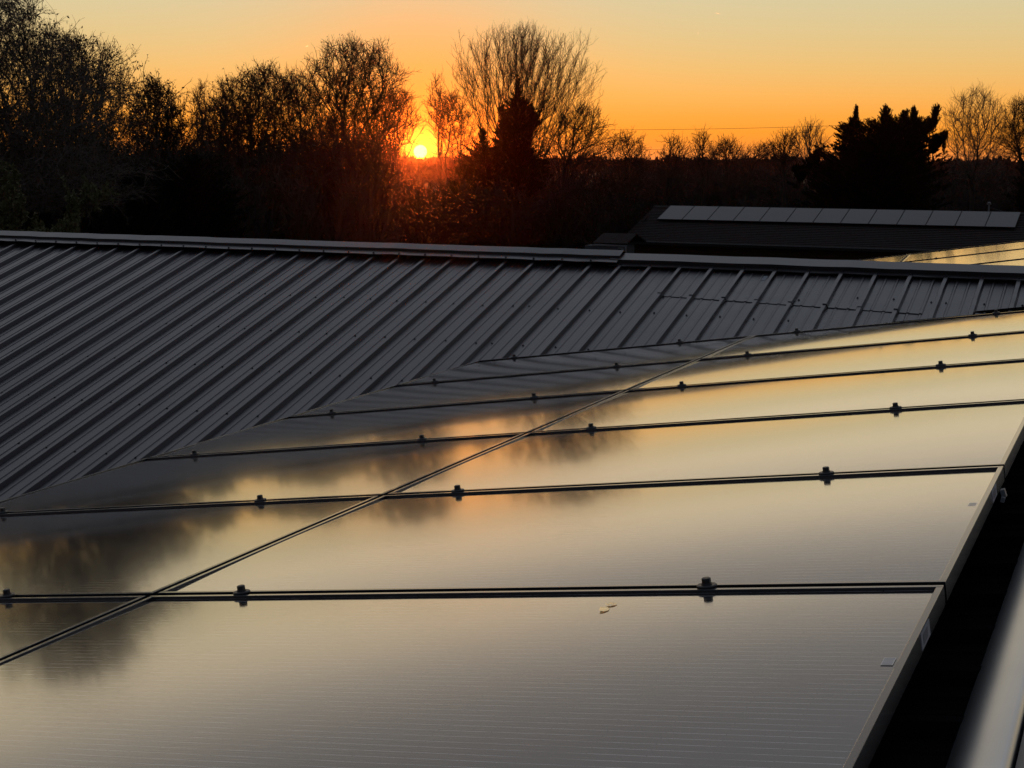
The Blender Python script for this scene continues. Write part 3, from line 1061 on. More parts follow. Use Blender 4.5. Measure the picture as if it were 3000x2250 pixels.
def leaves(rg, P, per, size, keep=1.0):
    n_, s1, _ = P.shape
    t_ = rg.uniform(.1, 1, (n_, per)) * (s1 - 1)
    i0 = np.minimum(t_.astype(int), s1 - 2); w_ = (t_ - i0)[..., None]
    idx = np.arange(n_)[:, None]
    c_ = (P[idx, i0] * (1 - w_) + P[idx, i0 + 1] * w_).reshape(-1, 3)
    c_ = c_[rg.uniform(0, 1, len(c_)) < keep]
    k_ = len(c_)
    ax = unit(rg.normal(0, 1, (k_, 3)) + np.array([0, 0, -.7]))
    sd_ = unit(np.cross(ax, rg.normal(0, 1, (k_, 3))))
    ln = size * rg.uniform(.6, 1.4, (k_, 1)); wd = ln * rg.uniform(.28, .5, (k_, 1))
    c_ = c_ + ax * ln * .3
    v = np.stack([c_ - ax * ln * .5, c_ + sd_ * wd * .5, c_ + ax * ln * .5, c_ - sd_ * wd * .5], 1).reshape(-1, 3)
    return v, np.arange(4 * k_).reshape(-1, 4)


STY = {
    # stems, stem angle, first fork, levels of (children, t0, t1, angle, spread, ratio, rfac, segs, wiggle, tropism, shrink)
    'round': dict(stems=1, lean=.06, trunk=.36, lv=[(12, .30, 1., .80, .18, 1.35, .55, 7, .12, .05, .35), (9, .2, 1., .65, .2, .55, .5, 5, .16, .04, .45),
                                          (9, .15, 1., .65, .25, .55, .5, 4, .2, .03, .4), (8, .1, 1., .6, .3, .55, .6, 3, .22, .03, .35)]),
    'oval': dict(stems=1, lean=.04, trunk=.62, lv=[(18, .22, 1., .70, .15, .70, .5, 7, .1, .07, .5), (9, .15, 1., .62, .2, .55, .5, 5, .14, .06, .4),
                                         (9, .12, 1., .62, .25, .52, .5, 4, .2, .05, .4), (7, .1, 1., .6, .3, .55, .6, 3, .22, .04, .35)]),
    'vase': dict(stems=10, lean=.50, trunk=.75, lv=[(10, .22, 1., .40, .12, .52, .55, 6, .06, .10, .45), (9, .15, 1., .42, .15, .52, .6, 5, .07, .10, .4),
                                         (8, .12, 1., .5, .2, .42, .7, 3, .1, .08, .35)]),
    'thin': dict(stems=2, lean=.15, trunk=.7, lv=[(11, .2, 1., .5, .15, .5, .5, 6, .12, .06, .5), (8, .15, 1., .6, .2, .5, .5, 5, .16, .04, .45),
                                         (8, .12, 1., .6, .3, .5, .6, 3, .2, .04, .4)]),
    'multi': dict(stems=7, lean=.38, trunk=.62, lv=[(8, .15, 1., .6, .2, .55, .5, 6, .13, .05, .45), (8, .12, 1., .6, .22, .52, .5, 5, .17, .03, .4),
                                          (7, .1, 1., .6, .3, .5, .6, 3, .2, .03, .4), (4, .1, 1., .6, .3, .55, .7, 2, .2, .03, .35)]),
    'droop': dict(stems=4, lean=.35, trunk=.55, lv=[(11, .2, 1., .85, .2, .85, .5, 8, .1, -.02, .4), (9, .12, 1., .6, .2, .55, .5, 6, .14, -.05, .4),
                                         (9, .1, 1., .55, .25, .52, .5, 5, .16, -.08, .4), (7, .1, 1., .5, .3, .5, .6, 3, .18, -.08, .35)]),
}


def skeleton(style, seed, hgt, rad_, r_trunk, twig_r=.005, lean=(0, 0), trunk_frac=None):
    rg = np.random.default_rng(seed)
    st = STY[style]
    ns = st['stems']
    az = rg.uniform(0, 6.28) + np.arange(ns) * 2 * math.pi / ns + rg.normal(0, .3, ns)
    tl = np.abs(rg.normal(st['lean'], .12, ns)) if ns > 1 else np.array([st['lean']])
    if ns > 3:
        tl = st['lean'] * (.35 + 1.0 * rg.permutation(ns) / ns) + rg.normal(0, .04, ns)
    dirs = np.stack([np.sin(tl) * np.cos(az), np.sin(tl) * np.sin(az), np.cos(tl)], 1)
    start = np.stack([np.cos(az) * r_trunk * .6 * (ns > 1), np.sin(az) * r_trunk * .6 * (ns > 1), np.zeros(ns)], 1)
    tr_h = st['trunk'] if trunk_frac is None else trunk_frac
    levels = [grow(rg, start, dirs, np.full(ns, hgt * tr_h) * rg.uniform(.85, 1.1, ns), np.full(ns, r_trunk), np.full(ns, r_trunk * .35), 9, .05, .015)]
    for lv in st['lv']:
        m_, t0, t1, ang, spr, ratio, rf, segs, wig, trop, shr = lv
        P, r_ = levels[-1]
        levels.append(spawn(rg, P, r_, m_, t0, t1, ang, spr, ratio, rf, segs, wig, trop, shr, twig_r))
    allp = np.concatenate([p_.reshape(-1, 3) for p_, _ in levels])
    zs = hgt / np.percentile(allp[:, 2], 99.85)
    c0 = np.median(levels[-1][0].reshape(-1, 3)[:, :2], axis=0)
    rr = np.percentile(np.linalg.norm(allp[:, :2] - c0, axis=1), 96)
    xs = rad_ / rr
    for P, r_ in levels:
        P[..., 2] *= zs
        w_ = np.clip(P[..., 2] / hgt, 0, 1)
        for c in range(2):
            P[..., c] = P[..., c] * xs + lean[c] * w_ ** 1.3
        np.maximum(P[..., 2], .02, out=P[..., 2])
    return levels, rg


def add_mesh(vs, fs, vv, ff):
    off = sum(len(x) for x in vs)
    vs.append(vv); fs.append(ff + off)


def crown_tree(name, label, px, dist, rows, n_, seed, r_trunk=.14, bf=.45, twig='twig', leaf=None, tip=.008, fork=.3, twigs=3, side=3,
               tl=.55, up=.25, depth=.9, shell=.62, stems=1):
    """a tree grown to fill a crown: rows (photo row, left, right) give its width at each height; branches link up the
    nearest points with a preference for short ways back to the root"""
    rg = np.random.default_rng(seed)
    b_ = bearing(px * D, dist)
    rt = np.array([b_[1], -b_[0], 0]) / dist            # across the line of sight
    aw = np.array([b_[0], b_[1], 0]) / dist
    ys = np.array([r_[0] for r_ in rows], float)
    xl = np.array([r_[1] for r_ in rows], float); xr = np.array([r_[2] for r_ in rows], float)
    k = D / 4050 * dist
    yy = rg.uniform(ys[0], ys[-1], n_ * 6)
    lob = lambda q2, ph_: 1 + .16 * np.sin(q2 * .11 + ph_) + .12 * np.sin(q2 * .23 + 2.1 * ph_) + .08 * np.sin(q2 * .41 + 3.7 * ph_)
    wd = np.interp(yy, ys, xr - xl)
    yy = yy[rg.uniform(0, wd.max(), len(yy)) < wd][:n_]
    m_ = len(yy)
    l_, r_ = np.interp(yy, ys, xl), np.interp(yy, ys, xr)
    a_ = rg.uniform(0, 2 * math.pi, m_); q_ = rg.uniform(0, 1, m_) ** shell
    hw = (r_ - l_) / 2
    q_ = q_ * np.where(rg.uniform(0, 1, m_) < .07, 1.22, 1.) * lob(yy, seed * 1.7 + np.floor(a_ / 1.05) * 2.3)
    X = np.tan(azim(((l_ + r_) / 2 + hw * q_ * np.cos(a_)) * D) - azim(px * D)) * dist
    Yd = np.minimum(hw, (xr - xl).max() * .5) * q_ * np.sin(a_) * k * depth
    Z = heights(yy * D, dist, px * D)
    P = np.stack([X, Yd, np.maximum(Z, .15)], 1)
    zf = max(.25, fork * (Z.max()))
    tk = max(4, int(zf / .35))
    tr_ = np.stack([np.cumsum(rg.normal(0, .02, tk)), np.cumsum(rg.normal(0, .02, tk)), np.linspace(0, zf, tk)], 1)
    par = [-1] + list(range(tk - 1)); pos = list(tr_); path = list(tr_[:, 2])
    for sidx in range(1, stems):                        # more stems from the same foot
        az = 6.28 * sidx / stems + rg.uniform(-.4, .4); ln = rg.uniform(.7, 1.1)
        base_i = 0
        for q2 in range(1, tk):
            t_ = q2 / (tk - 1)
            pos.append(np.array([math.cos(az), math.sin(az), 0]) * t_ * zf * .45 * ln + zh * t_ * zf * ln + rg.normal(0, .02, 3))
            par.append(base_i if q2 == 1 else len(pos) - 2); path.append(zf * t_)
    nt0 = len(pos)
    A = np.array(pos)
    best = np.full(m_, 1e9); who = np.zeros(m_, int)
    for j_ in range(nt0):
        if A[j_, 2] < zf * .45:
            continue
        c_ = np.linalg.norm(P - A[j_], axis=1) + bf * path[j_] + .6 * np.maximum(0, A[j_, 2] - P[:, 2])
        u_ = c_ < best; best[u_] = c_[u_]; who[u_] = j_
    left_ = np.ones(m_, bool)
    for _ in range(m_):
        i_ = int(np.argmin(np.where(left_, best, 1e9)))
        left_[i_] = False
        j_ = who[i_]
        pos.append(P[i_]); par.append(int(j_)); path.append(path[j_] + float(np.linalg.norm(P[i_] - pos[j_])))
        me_ = len(pos) - 1
        c_ = np.linalg.norm(P - P[i_], axis=1) + bf * path[me_] + .35 * np.maximum(0, P[i_, 2] - P[:, 2])
        u_ = left_ & (c_ < best); best[u_] = c_[u_]; who[u_] = me_
    pos = np.array(pos); par = np.array(par); n2 = len(pos)
    cnt = np.bincount(par[par >= 0], minlength=n2)
    for _ in range(3):                                  # straighten the runs
        cs = np.zeros((n2, 3)); np.add.at(cs, par[1:], pos[1:])
        inner = (cnt > 0) & (np.arange(n2) >= nt0)
        tgt = (pos[par] + cs / np.maximum(cnt, 1)[:, None]) / 2
        pos[inner] = pos[inner] * .55 + tgt[inner] * .45
    acc = np.zeros(n2); rad_ = np.zeros(n2); pw = 2.35
    for i_ in range(n2 - 1, -1, -1):
        if acc[i_] == 0:
            acc[i_] = tip ** pw
        rad_[i_] = acc[i_] ** (1 / pw)
        if par[i_] >= 0:
            acc[par[i_]] += acc[i_]
    sc = r_trunk / rad_[0]
    rad_ = tip + (rad_ - tip) * (sc if sc < 1.6 else 1.6)
    rad_ = np.minimum(rad_, r_trunk)
    t = thing(name, label, 'tree', tuple(b_))
    toW = lambda Q: Q[..., :1] * rt + Q[..., 1:2] * aw + Q[..., 2:] * zh
    e_ = np.arange(1, n2)
    p0, p3 = pos[par[e_]], pos[e_]
    r0_, r3_ = np.minimum(rad_[par[e_]], rad_[e_] * 1.6), rad_[e_]
    big = (e_ < nt0) | (r3_ > r_trunk * .33)
    mid = (p0 + p3) / 2 + rg.normal(0, .06, p0.shape) * np.linalg.norm(p3 - p0, axis=1, keepdims=True) * np.where(big, .4, 1)[:, None]
    E3 = toW(np.stack([p0, mid, p3], 1)); R3 = np.stack([r0_, (r0_ + r3_) / 2, r3_], 1)
    v_, f_ = tubes(E3[big], R3[big], 8)
    obj('trunk', mesh('trunk', v_, f_, M['bark'], None, True), t)
    vs_, fs_ = [], []
    if (~big).any():
        add_mesh(vs_, fs_, *tubes(E3[~big], R3[~big], 3))
    # twigs all over the outer branches
    src = e_[(rad_[e_] < r_trunk * .28) & (e_ >= nt0)]
    src = np.repeat(src, twigs)
    w_ = rg.uniform(0, 1, (len(src), 1))
    st = pos[par[src]] * (1 - w_) + pos[src] * w_
    d0 = unit(pos[src] - pos[par[src]])
    dr = unit(d0 * .8 + rg.normal(0, .55, st.shape) + np.array([0, 0, up]))
    TP, TR = grow(rg, st, dr, tl * rg.uniform(.5, 1.3, len(src)), np.full(len(src), tip), np.full(len(src), tip * .55), 3, .14, up * .25)
    add_mesh(vs_, fs_, *tubes(toW(TP), TR, 3))
    SPn, SR = spawn(rg, TP, TR, side, .15, 1., .6, .25, .5, .8, 2, .15, up * .2, .3, tip * .6)
    add_mesh(vs_, fs_, *tubes(toW(SPn), SR, 3))
    obj('crown', mesh('crown', np.concatenate(vs_), np.concatenate(fs_), M[twig]), t)
    if leaf:
        per, size, keep, mat_ = leaf
        v_, f_ = leaves(rg, np.concatenate([SPn]), per, size, keep)
        obj('leaves', mesh('leaves', toW(v_), f_, M[mat_]), t)
    return t, b_


def sprays(rg, c_, ax, ln, wd):
    """tapering tufts: a flat kite and a second one across it"""
    sd_ = unit(np.cross(ax, rg.normal(0, 1, c_.shape)))
    s2 = np.cross(ax, sd_)
    out_ = []
    for q_ in (sd_, s2):
        out_.append(np.stack([c_, c_ + ax * ln * .45 + q_ * wd, c_ + ax * ln, c_ + ax * ln * .45 - q_ * wd], 1))
    v = np.concatenate(out_).reshape(-1, 3)
    return v, np.arange(len(v)).reshape(-1, 4)


def cedar(name, label, px, dist, shapes, n_, seed, spray=.28, depth=.9):
    """dark conifer filling a union of shapes (lists of photo rows); fronds point out and up from the nearest stem"""
    rg = np.random.default_rng(seed)
    b_ = bearing(px * D, dist)
    rt = np.array([b_[1], -b_[0], 0]) / dist
    aw = np.array([b_[0], b_[1], 0]) / dist
    k = D / 4050 * dist
    toW = lambda Q: Q[..., :1] * rt + Q[..., 1:2] * aw + Q[..., 2:] * zh
    t = thing(name, label, 'tree', tuple(b_))
    area = np.array([sum((r2[0] - r1[0]) * (r1[2] - r1[1] + r2[2] - r2[1]) / 2 for r1, r2 in zip(sh[:-1], sh[1:])) for sh in shapes])
    wgt = area ** .75
    tv, tf, C_, A_, B0 = [], [], [], [], []
    for sh, w_ in zip(shapes, wgt / wgt.sum()):
        ys = np.array([r_[0] for r_ in sh], float); xl = np.array([r_[1] for r_ in sh], float); xr = np.array([r_[2] for r_ in sh], float)
        m_ = int(n_ * w_) + 12
        yy = rg.uniform(ys[0], ys[-1], m_ * 8)
        wd = np.interp(yy, ys, xr - xl) + 3
        yy = yy[rg.uniform(0, wd.max(), len(yy)) < wd][:m_]
        m_ = len(yy)
        l_, r_ = np.interp(yy, ys, xl), np.interp(yy, ys, xr)
        hw = (r_ - l_) / 2
        a_ = rg.uniform(0, 2 * math.pi, m_); q_ = rg.uniform(0, 1, m_) ** .5 * np.where(rg.uniform(0, 1, m_) < .15, 1.22, .95)
        cx = (l_ + r_) / 2
        AX = lambda q2: np.tan(azim(np.asarray(q2) * D) - azim(px * D)) * dist
        X = AX(cx + hw * q_ * np.cos(a_))
        Y = np.minimum(hw, 75) * q_ * np.sin(a_) * k * depth
        HZ = heights(ys * D, dist, px * D)
        Z = np.maximum(heights(yy * D, dist, px * D), .1)
        ax_x = np.interp(Z, HZ[::-1], ((xl + xr) / 2)[::-1])
        P = np.stack([X, Y, Z], 1)
        tipz = Z > Z.max() - .5
        core = np.stack([AX(ax_x), 0 * Z, Z - .25 - .35 * hw * k * q_], 1)
        core[:, 2] = np.maximum(core[:, 2], .02)
        C_.append(P); B0.append(core)
        nt_ = 4                                        # the leading shoot, thin and upright
        zz_ = HZ[0] - np.linspace(0, .5, nt_)
        top_ = np.stack([AX(cx[np.argmax(Z)]) + rg.normal(0, .03, nt_), rg.normal(0, .03, nt_), zz_], 1)
        C_.append(top_); B0.append(top_ - np.stack([rg.normal(0, .03, nt_), rg.normal(0, .03, nt_), np.full(nt_, .45)], 1))
        zt_ = np.linspace(.02, HZ[0] - .1, 8)
        stx = np.interp(zt_, HZ[::-1], ((xl + xr) / 2)[::-1])
        stem = np.stack([AX(stx) * np.clip(zt_ / 2, 0, 1), 0 * zt_ + rg.normal(0, .02, 8), zt_], 1)
        v_, f_ = tubes(toW(stem)[None], np.linspace(.10, .012, 8)[None], 7)
        add_mesh(tv, tf, v_, f_)
    C_ = np.concatenate(C_); B0 = np.concatenate(B0)
    d = C_ - B0
    # each point ends a branchlet that springs from the stem
    P3 = np.stack([B0, B0 + d * .55 - zh * .08, C_], 1)
    v_, f_ = tubes(toW(P3), np.broadcast_to(np.array([.022, .014, .005]), (len(C_), 3)), 3)
    add_mesh(tv, tf, v_, f_)
    obj('trunk', mesh('trunk', np.concatenate(tv), np.concatenate(tf), M['bark']), t)
    per = 26
    idx = np.repeat(np.arange(len(C_)), per)
    tt = rg.uniform(.0, 1.05, len(idx))[:, None]
    L_ = np.minimum(np.linalg.norm(d, axis=1), .62)[idx][:, None]
    du = unit(d)[idx]
    c_ = C_[idx] - du * L_ * (1 - tt) + rg.normal(0, 1, (len(idx), 3)) * (.008 + .05 * np.clip(1 - tt, 0, 1))
    ax = unit(du * 1.0 + rg.normal(0, .34, c_.shape) + zh * .35)
    slim = np.clip((C_[idx][:, 2:].max() - C_[idx][:, 2:]) / 1.2, .55, 1)
    ln = spray * rg.uniform(.5, 1.3, (len(idx), 1)) * (1.15 - .35 * tt) * slim
    c_[:, 2] = np.maximum(c_[:, 2], .03)
    v_, f_ = sprays(rg, c_, ax, ln, ln * .115)
    obj('crown', mesh('crown', toW(v_), f_, M['needle']), t)
    return t


D = 3000 / 2212
G1 = 'bare trees along the sunset side'
crown_tree('leafy_tree', 'tall wide tree with drooping twigs and sparse leaves at the left edge', -40, 36,
           [(-30, -120, 60), (25, -180, 110), (55, -220, 150), (90, -230, 175), (120, -250, 240), (150, -260, 270), (200, -260, 290), (250, -250, 275), (300, -240, 275), (350, -220, 290), (400, -150, 300), (450, 60, 280)],
           2300, 11, .2, .42, 'twig_pale', (1, .085, .5, 'leaf_dark'), .0055, .25, 3, 4, .5, -.04)
crown_tree('leafy_tree', 'feathery half-bare tree behind the wide one at upper left', 165, 47,
           [(78, 120, 150), (100, 70, 255), (130, 60, 290), (180, 60, 300), (240, 70, 300), (320, 80, 295), (390, 100, 290)], 1150, 12, .14, .4, 'twig', (1, .085, .7, 'leaf_dark'), .0065, .25, 3, 3, .45)
crown_tree('leafy_tree', 'dark leafy tree between the left-edge tree and the bright gap', 330, 54,
           [(180, 322, 345), (195, 300, 380), (215, 282, 400), (250, 268, 408), (300, 265, 400), (350, 268, 405), (400, 290, 400)], 800, 13, .12, .4, 'twig', (2, .09, .8, 'leaf_dark'), .0075, .25, 3, 3, .4)
crown_tree('bare_tree', 'thin pale distant tree rising from the gap left of the dark crowns', 440, 88, [(186, 432, 444), (205, 420, 448), (245, 415, 452), (330, 428, 442)], 130, 14, .09, .6, 'twig_red', None, .010, .5, 3, 3, .6, .4)
crown_tree('bare_tree', 'low arching bare tree filling the bright gap at left', 400, 66, [(255, 380, 425), (275, 350, 455), (305, 335, 475), (350, 350, 460)], 260, 15, .09, .55, 'twig', None, .009, .35, 2, 2, .5, .2, stems=3)
crown_tree('leafy_tree', 'broad dark-crowned tree right of the bright gap', 545, 58,
           [(152, 555, 600), (168, 505, 632), (190, 470, 664), (230, 428, 668), (270, 412, 652), (310, 412, 645), (350, 425, 640), (400, 440, 640), (450, 470, 630)], 1800, 16, .14, .42, 'twig', (1, .085, .7, 'leaf_dark'), .0075, .2, 3, 3, .5, .25, stems=4)
tt_, tb_ = crown_tree('bare_tree', 'tall dense twiggy tree with a straight dark trunk left of the sun', 755, 60,
           [(90, 752, 785), (105, 700, 828), (130, 670, 856), (170, 645, 870), (220, 640, 876), (280, 645, 870), (340, 650, 850), (400, 660, 840), (440, 680, 820)], 1900, 17, .18, .42, 'twig', (1, .07, .35, 'leaf_dark'), .0075, .38, 3, 3, .5)
crown_tree('bare_tree', 'twiggy tree half hidden between the broad dark crown and the tall straight-trunked tree', 640, 70,
           [(160, 628, 652), (180, 590, 690), (220, 575, 700), (280, 570, 705), (345, 580, 700), (420, 600, 690)], 700, 32, .11, .45, 'twig', None, .0078, .25, 3, 3, .5, .3, stems=2)
crown_tree('bare_tree', 'low twiggy tree in front of the gap, left of the broad dark crown', 478, 62,
           [(205, 480, 500), (225, 448, 520), (270, 430, 540), (320, 420, 545), (380, 430, 540)], 480, 33, .10, .45, 'twig', (1, .08, .4, 'leaf_dark'), .0078, .2, 3, 3, .45, .2, stems=3)
crown_tree('bare_tree', 'spreading low tree at the foot of the tall straight-trunked tree', 715, 56,
           [(255, 690, 730), (290, 640, 800), (330, 610, 840), (380, 600, 860), (450, 620, 840)], 800, 34, .12, .5, 'twig', None, .0072, .15, 3, 3, .5, .1, stems=4)
crown_tree('leafy_tree', 'dense low leafy tree under the wide tree at far left', 110, 50,
           [(215, 60, 150), (250, 0, 230), (300, -40, 270), (350, -60, 290), (420, -40, 290)], 900, 35, .12, .45, 'twig', (1, .085, .7, 'leaf_dark'), .0065, .2, 3, 3, .45, .1, stems=4)
crown_tree('bare_tree', 'fine orange-lit twiggy tree just left of the sun', 840, 76, [(188, 838, 868), (210, 808, 892), (250, 782, 908), (285, 770, 906), (305, 770, 888), (345, 775, 884), (400, 780, 880)], 700, 18, .10, .45, 'twig_red', None, .008, .3, 3, 3, .5)
crown_tree('bare_tree', 'slender pointed tree standing right over the sun', 945, 82, [(168, 937, 945), (190, 928, 956), (230, 916, 966), (290, 934, 972)], 170, 19, .06, .5, 'twig_red', None, .009, .3, 3, 2, .5, .4)
crown_tree('bare_tree', 'bushy fine-twigged tree right of the sun', 995, 78, [(205, 950, 990), (240, 930, 1020), (285, 930, 1040), (330, 940, 1045), (352, 925, 1050), (400, 890, 1060)], 720, 20, .09, .45, 'twig_red', None, .008, .25, 3, 3, .5, .3, stems=3)
crown_tree('bare_tree', 'large fan-shaped bare tree rising behind the pointed cedar', 1112, 76,
           [(66, 1095, 1150), (78, 1010, 1225), (100, 988, 1258), (140, 968, 1285), (170, 962, 1296), (200, 985, 1280), (240, 1012, 1255), (300, 1055, 1190)], 1100, 21, .13, .85, 'twig', (1, .05, .25, 'twig'), .0064, .2, 4, 3, .62, .7, stems=6)
crown_tree('bare_tree', 'low spreading bare tree reaching right from the pointed cedar', 1195, 66, [(234, 1240, 1290), (252, 1185, 1300), (285, 1165, 1328), (325, 1155, 1330), (365, 1170, 1300)], 520, 22, .11, .55, 'twig', (1, .055, .3, 'leaf_dark'), .008, .15, 3, 2, .55, .3, stems=4)
crown_tree('bare_tree', 'small bare tree with a dark ivy clump on the open horizon', 1358, 84, [(290, 1342, 1366), (302, 1318, 1384), (322, 1302, 1404), (348, 1300, 1410), (400, 1330, 1400)], 330, 23, .09, .5, 'twig', (1, .11, .35, 'leaf_dark'), .009, .2, 3, 2, .55, .3, stems=3)
crown_tree('bare_tree', 'knotty bare tree with upright stems near the house roof left end', 1455, 74, [(300, 1432, 1470), (318, 1425, 1490), (350, 1415, 1500), (400, 1402, 1500)], 260, 24, .11, .6, 'twig', None, .010, .3, 2, 2, .5, .35, stems=4)
crown_tree('bare_tree', 'bare tree with crooked tall stems above the first house panels', 1515, 78, [(284, 1500, 1512), (302, 1490, 1535), (332, 1482, 1556), (400, 1500, 1540)], 240, 25, .11, .6, 'twig', None, .010, .3, 2, 2, .5, .35, stems=3)
crown_tree('bare_tree', 'rounded small bare tree on the horizon above the house panels', 1568, 92, [(304, 1556, 1586), (320, 1532, 1600), (350, 1520, 1612)], 220, 26, .09, .5, 'twig_red', None, .009, .3, 3, 2, .5, .3)
crown_tree('bare_tree', 'low faint bare tree on the horizon left of the thick trunk', 1645, 104, [(311, 1632, 1664), (326, 1592, 1700), (352, 1580, 1712)], 300, 27, .09, .5, 'twig_red', (1, .08, .25, 'leaf_dark'), .009, .3, 3, 2, .5, .3, stems=3)
crown_tree('bare_tree', 'bare tree with a thick straight dark trunk left of the big cedar', 1692, 80, [(291, 1672, 1708), (312, 1656, 1724), (350, 1652, 1728)], 230, 28, .2, .5, 'twig', None, .009, .6, 2, 2, .5, .3)
crown_tree('bare_tree', 'pale bare tree leaning against the left side of the big cedar', 1745, 92, [(267, 1748, 1774), (286, 1692, 1784), (312, 1690, 1790), (350, 1712, 1780)], 260, 29, .10, .7, 'twig_pale', None, .009, .35, 2, 2, .6, .4)
crown_tree('bare_tree', 'tall airy bare tree right of the big cedar', 2100, 80, [(192, 2096, 2116), (214, 2052, 2152), (250, 2030, 2176), (300, 2026, 2180), (345, 2040, 2172), (390, 2070, 2130)], 800, 30, .13, .5, 'twig_pale', None, .0065, .3, 3, 2, .55, .3)
crown_tree('bare_tree', 'dense bare tree cut by the right edge of the view', 2205, 74, [(217, 2182, 2230), (240, 2166, 2270), (290, 2152, 2280), (345, 2150, 2270)], 800, 31, .12, .5, 'twig', None, .0068, .25, 3, 3, .5, .25, stems=3)
cedar('cedar_tree', 'pointed black cedar in front of the fan-shaped bare tree', 1112, 68,
      [[(162, 1115, 1118), (178, 1106, 1126), (186, 1110, 1122), (200, 1097, 1131), (206, 1104, 1127), (222, 1090, 1141), (230, 1097, 1136), (248, 1090, 1132), (300, 1086, 1130)],
       [(227, 1075, 1085), (240, 1070, 1100), (249, 1080, 1096), (262, 1076, 1104), (290, 1060, 1102)],
       [(225, 1143, 1151), (232, 1131, 1158), (240, 1135, 1172), (250, 1130, 1160), (263, 1126, 1170), (275, 1122, 1152), (298, 1128, 1150), (335, 1118, 1150)],
       [(279, 1037, 1043), (289, 1026, 1054), (298, 1036, 1048), (314, 1002, 1078), (322, 1012, 1080), (345, 970, 1122), (400, 962, 1182), (535, 958, 1190)],
       [(212, 1100, 1128), (235, 1082, 1148), (262, 1082, 1158), (290, 1078, 1140), (340, 1060, 1148)],
       [(285, 1090, 1156), (305, 1080, 1150), (325, 1070, 1172), (350, 1050, 1192), (400, 1040, 1200)],
       [(300, 1060, 1098), (350, 1050, 1104)]], 2400, 41, .19)
cedar('cedar_tree', 'low black cedar at the left foot of the pointed one', 985, 66, [[(348, 985, 1005), (365, 962, 1030), (420, 945, 1050), (535, 930, 1070)]], 380, 42, .19)
cedar('cedar_tree', 'big ragged black cedar clump behind the house on the right', 1885, 71,
      [[(250, 1885, 2012), (266, 1812, 2020), (290, 1794, 2022), (312, 1780, 2018), (335, 1762, 2020), (370, 1730, 2028), (450, 1722, 2042)],
       [(300, 1830, 1990), (450, 1780, 2000)],
       [(227, 1841, 1844), (240, 1836, 1849), (246, 1840, 1846), (262, 1819, 1858), (276, 1804, 1868)], [(226, 1903, 1908), (238, 1888, 1924), (246, 1894, 1920), (262, 1880, 1934)],
       [(238, 1944, 1958), (246, 1936, 1952), (264, 1930, 1972)], [(229, 1963, 1969), (246, 1957, 1978), (266, 1952, 1990)],
       [(225, 2010, 2016), (233, 2001, 2027), (242, 2006, 2020), (254, 1994, 2026), (270, 1984, 2022)],
       [(288, 2030, 2041), (302, 2008, 2034), (318, 1998, 2026)], [(328, 1758, 1772), (352, 1730, 1768)], [(360, 1708, 1738), (378, 1716, 1745)]], 3600, 43, .22, .8)
cedar('cedar_tree', 'dark cedar at the right edge below the bare tree', 2232, 69, [[(316, 2222, 2240), (345, 2200, 2262), (380, 2190, 2275), (450, 2180, 2285)]], 380, 44, .2)
cedar('cedar_tree', 'squat black cedar behind the metal roof at left', 292, 44, [[(352, 272, 328), (380, 232, 348), (450, 212, 362), (540, 200, 380)]], 700, 45, .18)
cedar('cedar_tree', 'wide black cedar behind the metal roof below the bright gap', 415, 46, [[(328, 398, 455), (345, 332, 498), (380, 302, 512), (440, 292, 518), (540, 280, 528)]], 1200, 46, .18)

# broken pale limb on the tall tree left of the sun
pts = []
for x_, y_ in ((800, 644), (826, 653), (853, 656), (876, 651), (898, 644), (918, 645)):
    d_ = cF + cR * (x_ - 1500) / F_PX - cU * (y_ - 1125) / F_PX
    pts.append(CAM + d_ * (56 / d_[1]) - tb_)
mb = MB(); mb.tube(pts, [.03, .05, .075, .09, .11, .05], 8)
obj('broken_limb', mb.build('broken_limb', M['limb_pale'], True), tt_)

# leafy shrub at the lower left
lv, rgs = skeleton('multi', 51, height(372 * D, 24, 60 * D), 150 * D / 4050 * 24, .05, .003)
sb = bearing(60 * D, 24)
shrub = thing('leafy_shrub', 'olive green leafy shrub rising behind the roof ridge at far left', 'shrub', tuple(sb))
vs, fs = [], []
for P, r_ in lv:
    add_mesh(vs, fs, *tubes(P, r_, 3))
obj('stems', mesh('stems', np.concatenate(vs), np.concatenate(fs), M['twig']), shrub)
v, f = leaves(rgs, lv[-1][0], 7, .065)
obj('foliage', mesh('foliage', v, f, M['leaf_olive']), shrub)

# ------------------------------------------------------------------ brush and far woods (no one could count these)
def shrub_variant(seed, hgt, rad_, m_=(7, 6, 5)):
    lv_, _ = skeleton('multi', seed, hgt, rad_, .05, .006)
    vs_, fs_ = [], []
    for P, r_ in lv_[:3]:
        add_mesh(vs_, fs_, *tubes(P, r_, 3))
    P, r_ = lv_[3]
    pick = np.random.default_rng(seed).permutation(len(P))[:900]
    add_mesh(vs_, fs_, *tubes(P[pick], r_[pick], 3))
    return np.concatenate(vs_), np.concatenate(fs_)


variants = [shrub_variant(100 + i, 1., .55) for i in range(5)]


def brush(name, label, spots, mat_, seed):
    rg = np.random.default_rng(seed)
    vs_, fs_ = [], []
    off = 0
    for x_, y_, h_, w_ in spots:
        v_, f_ = variants[rg.integers(0, 5)]
        a_ = rg.uniform(0, 6.28)
        c, s = math.cos(a_), math.sin(a_)
        q_ = np.stack([(v_[:, 0] * c - v_[:, 1] * s) * w_ + x_, (v_[:, 0] * s + v_[:, 1] * c) * w_ + y_, v_[:, 2] * h_], 1)
        vs_.append(q_); fs_.append(f_ + off); off += len(q_)
    return obj(name, mesh(name, np.concatenate(vs_), np.concatenate(fs_), M[mat_]), None, label, 'brush', None, 'stuff')


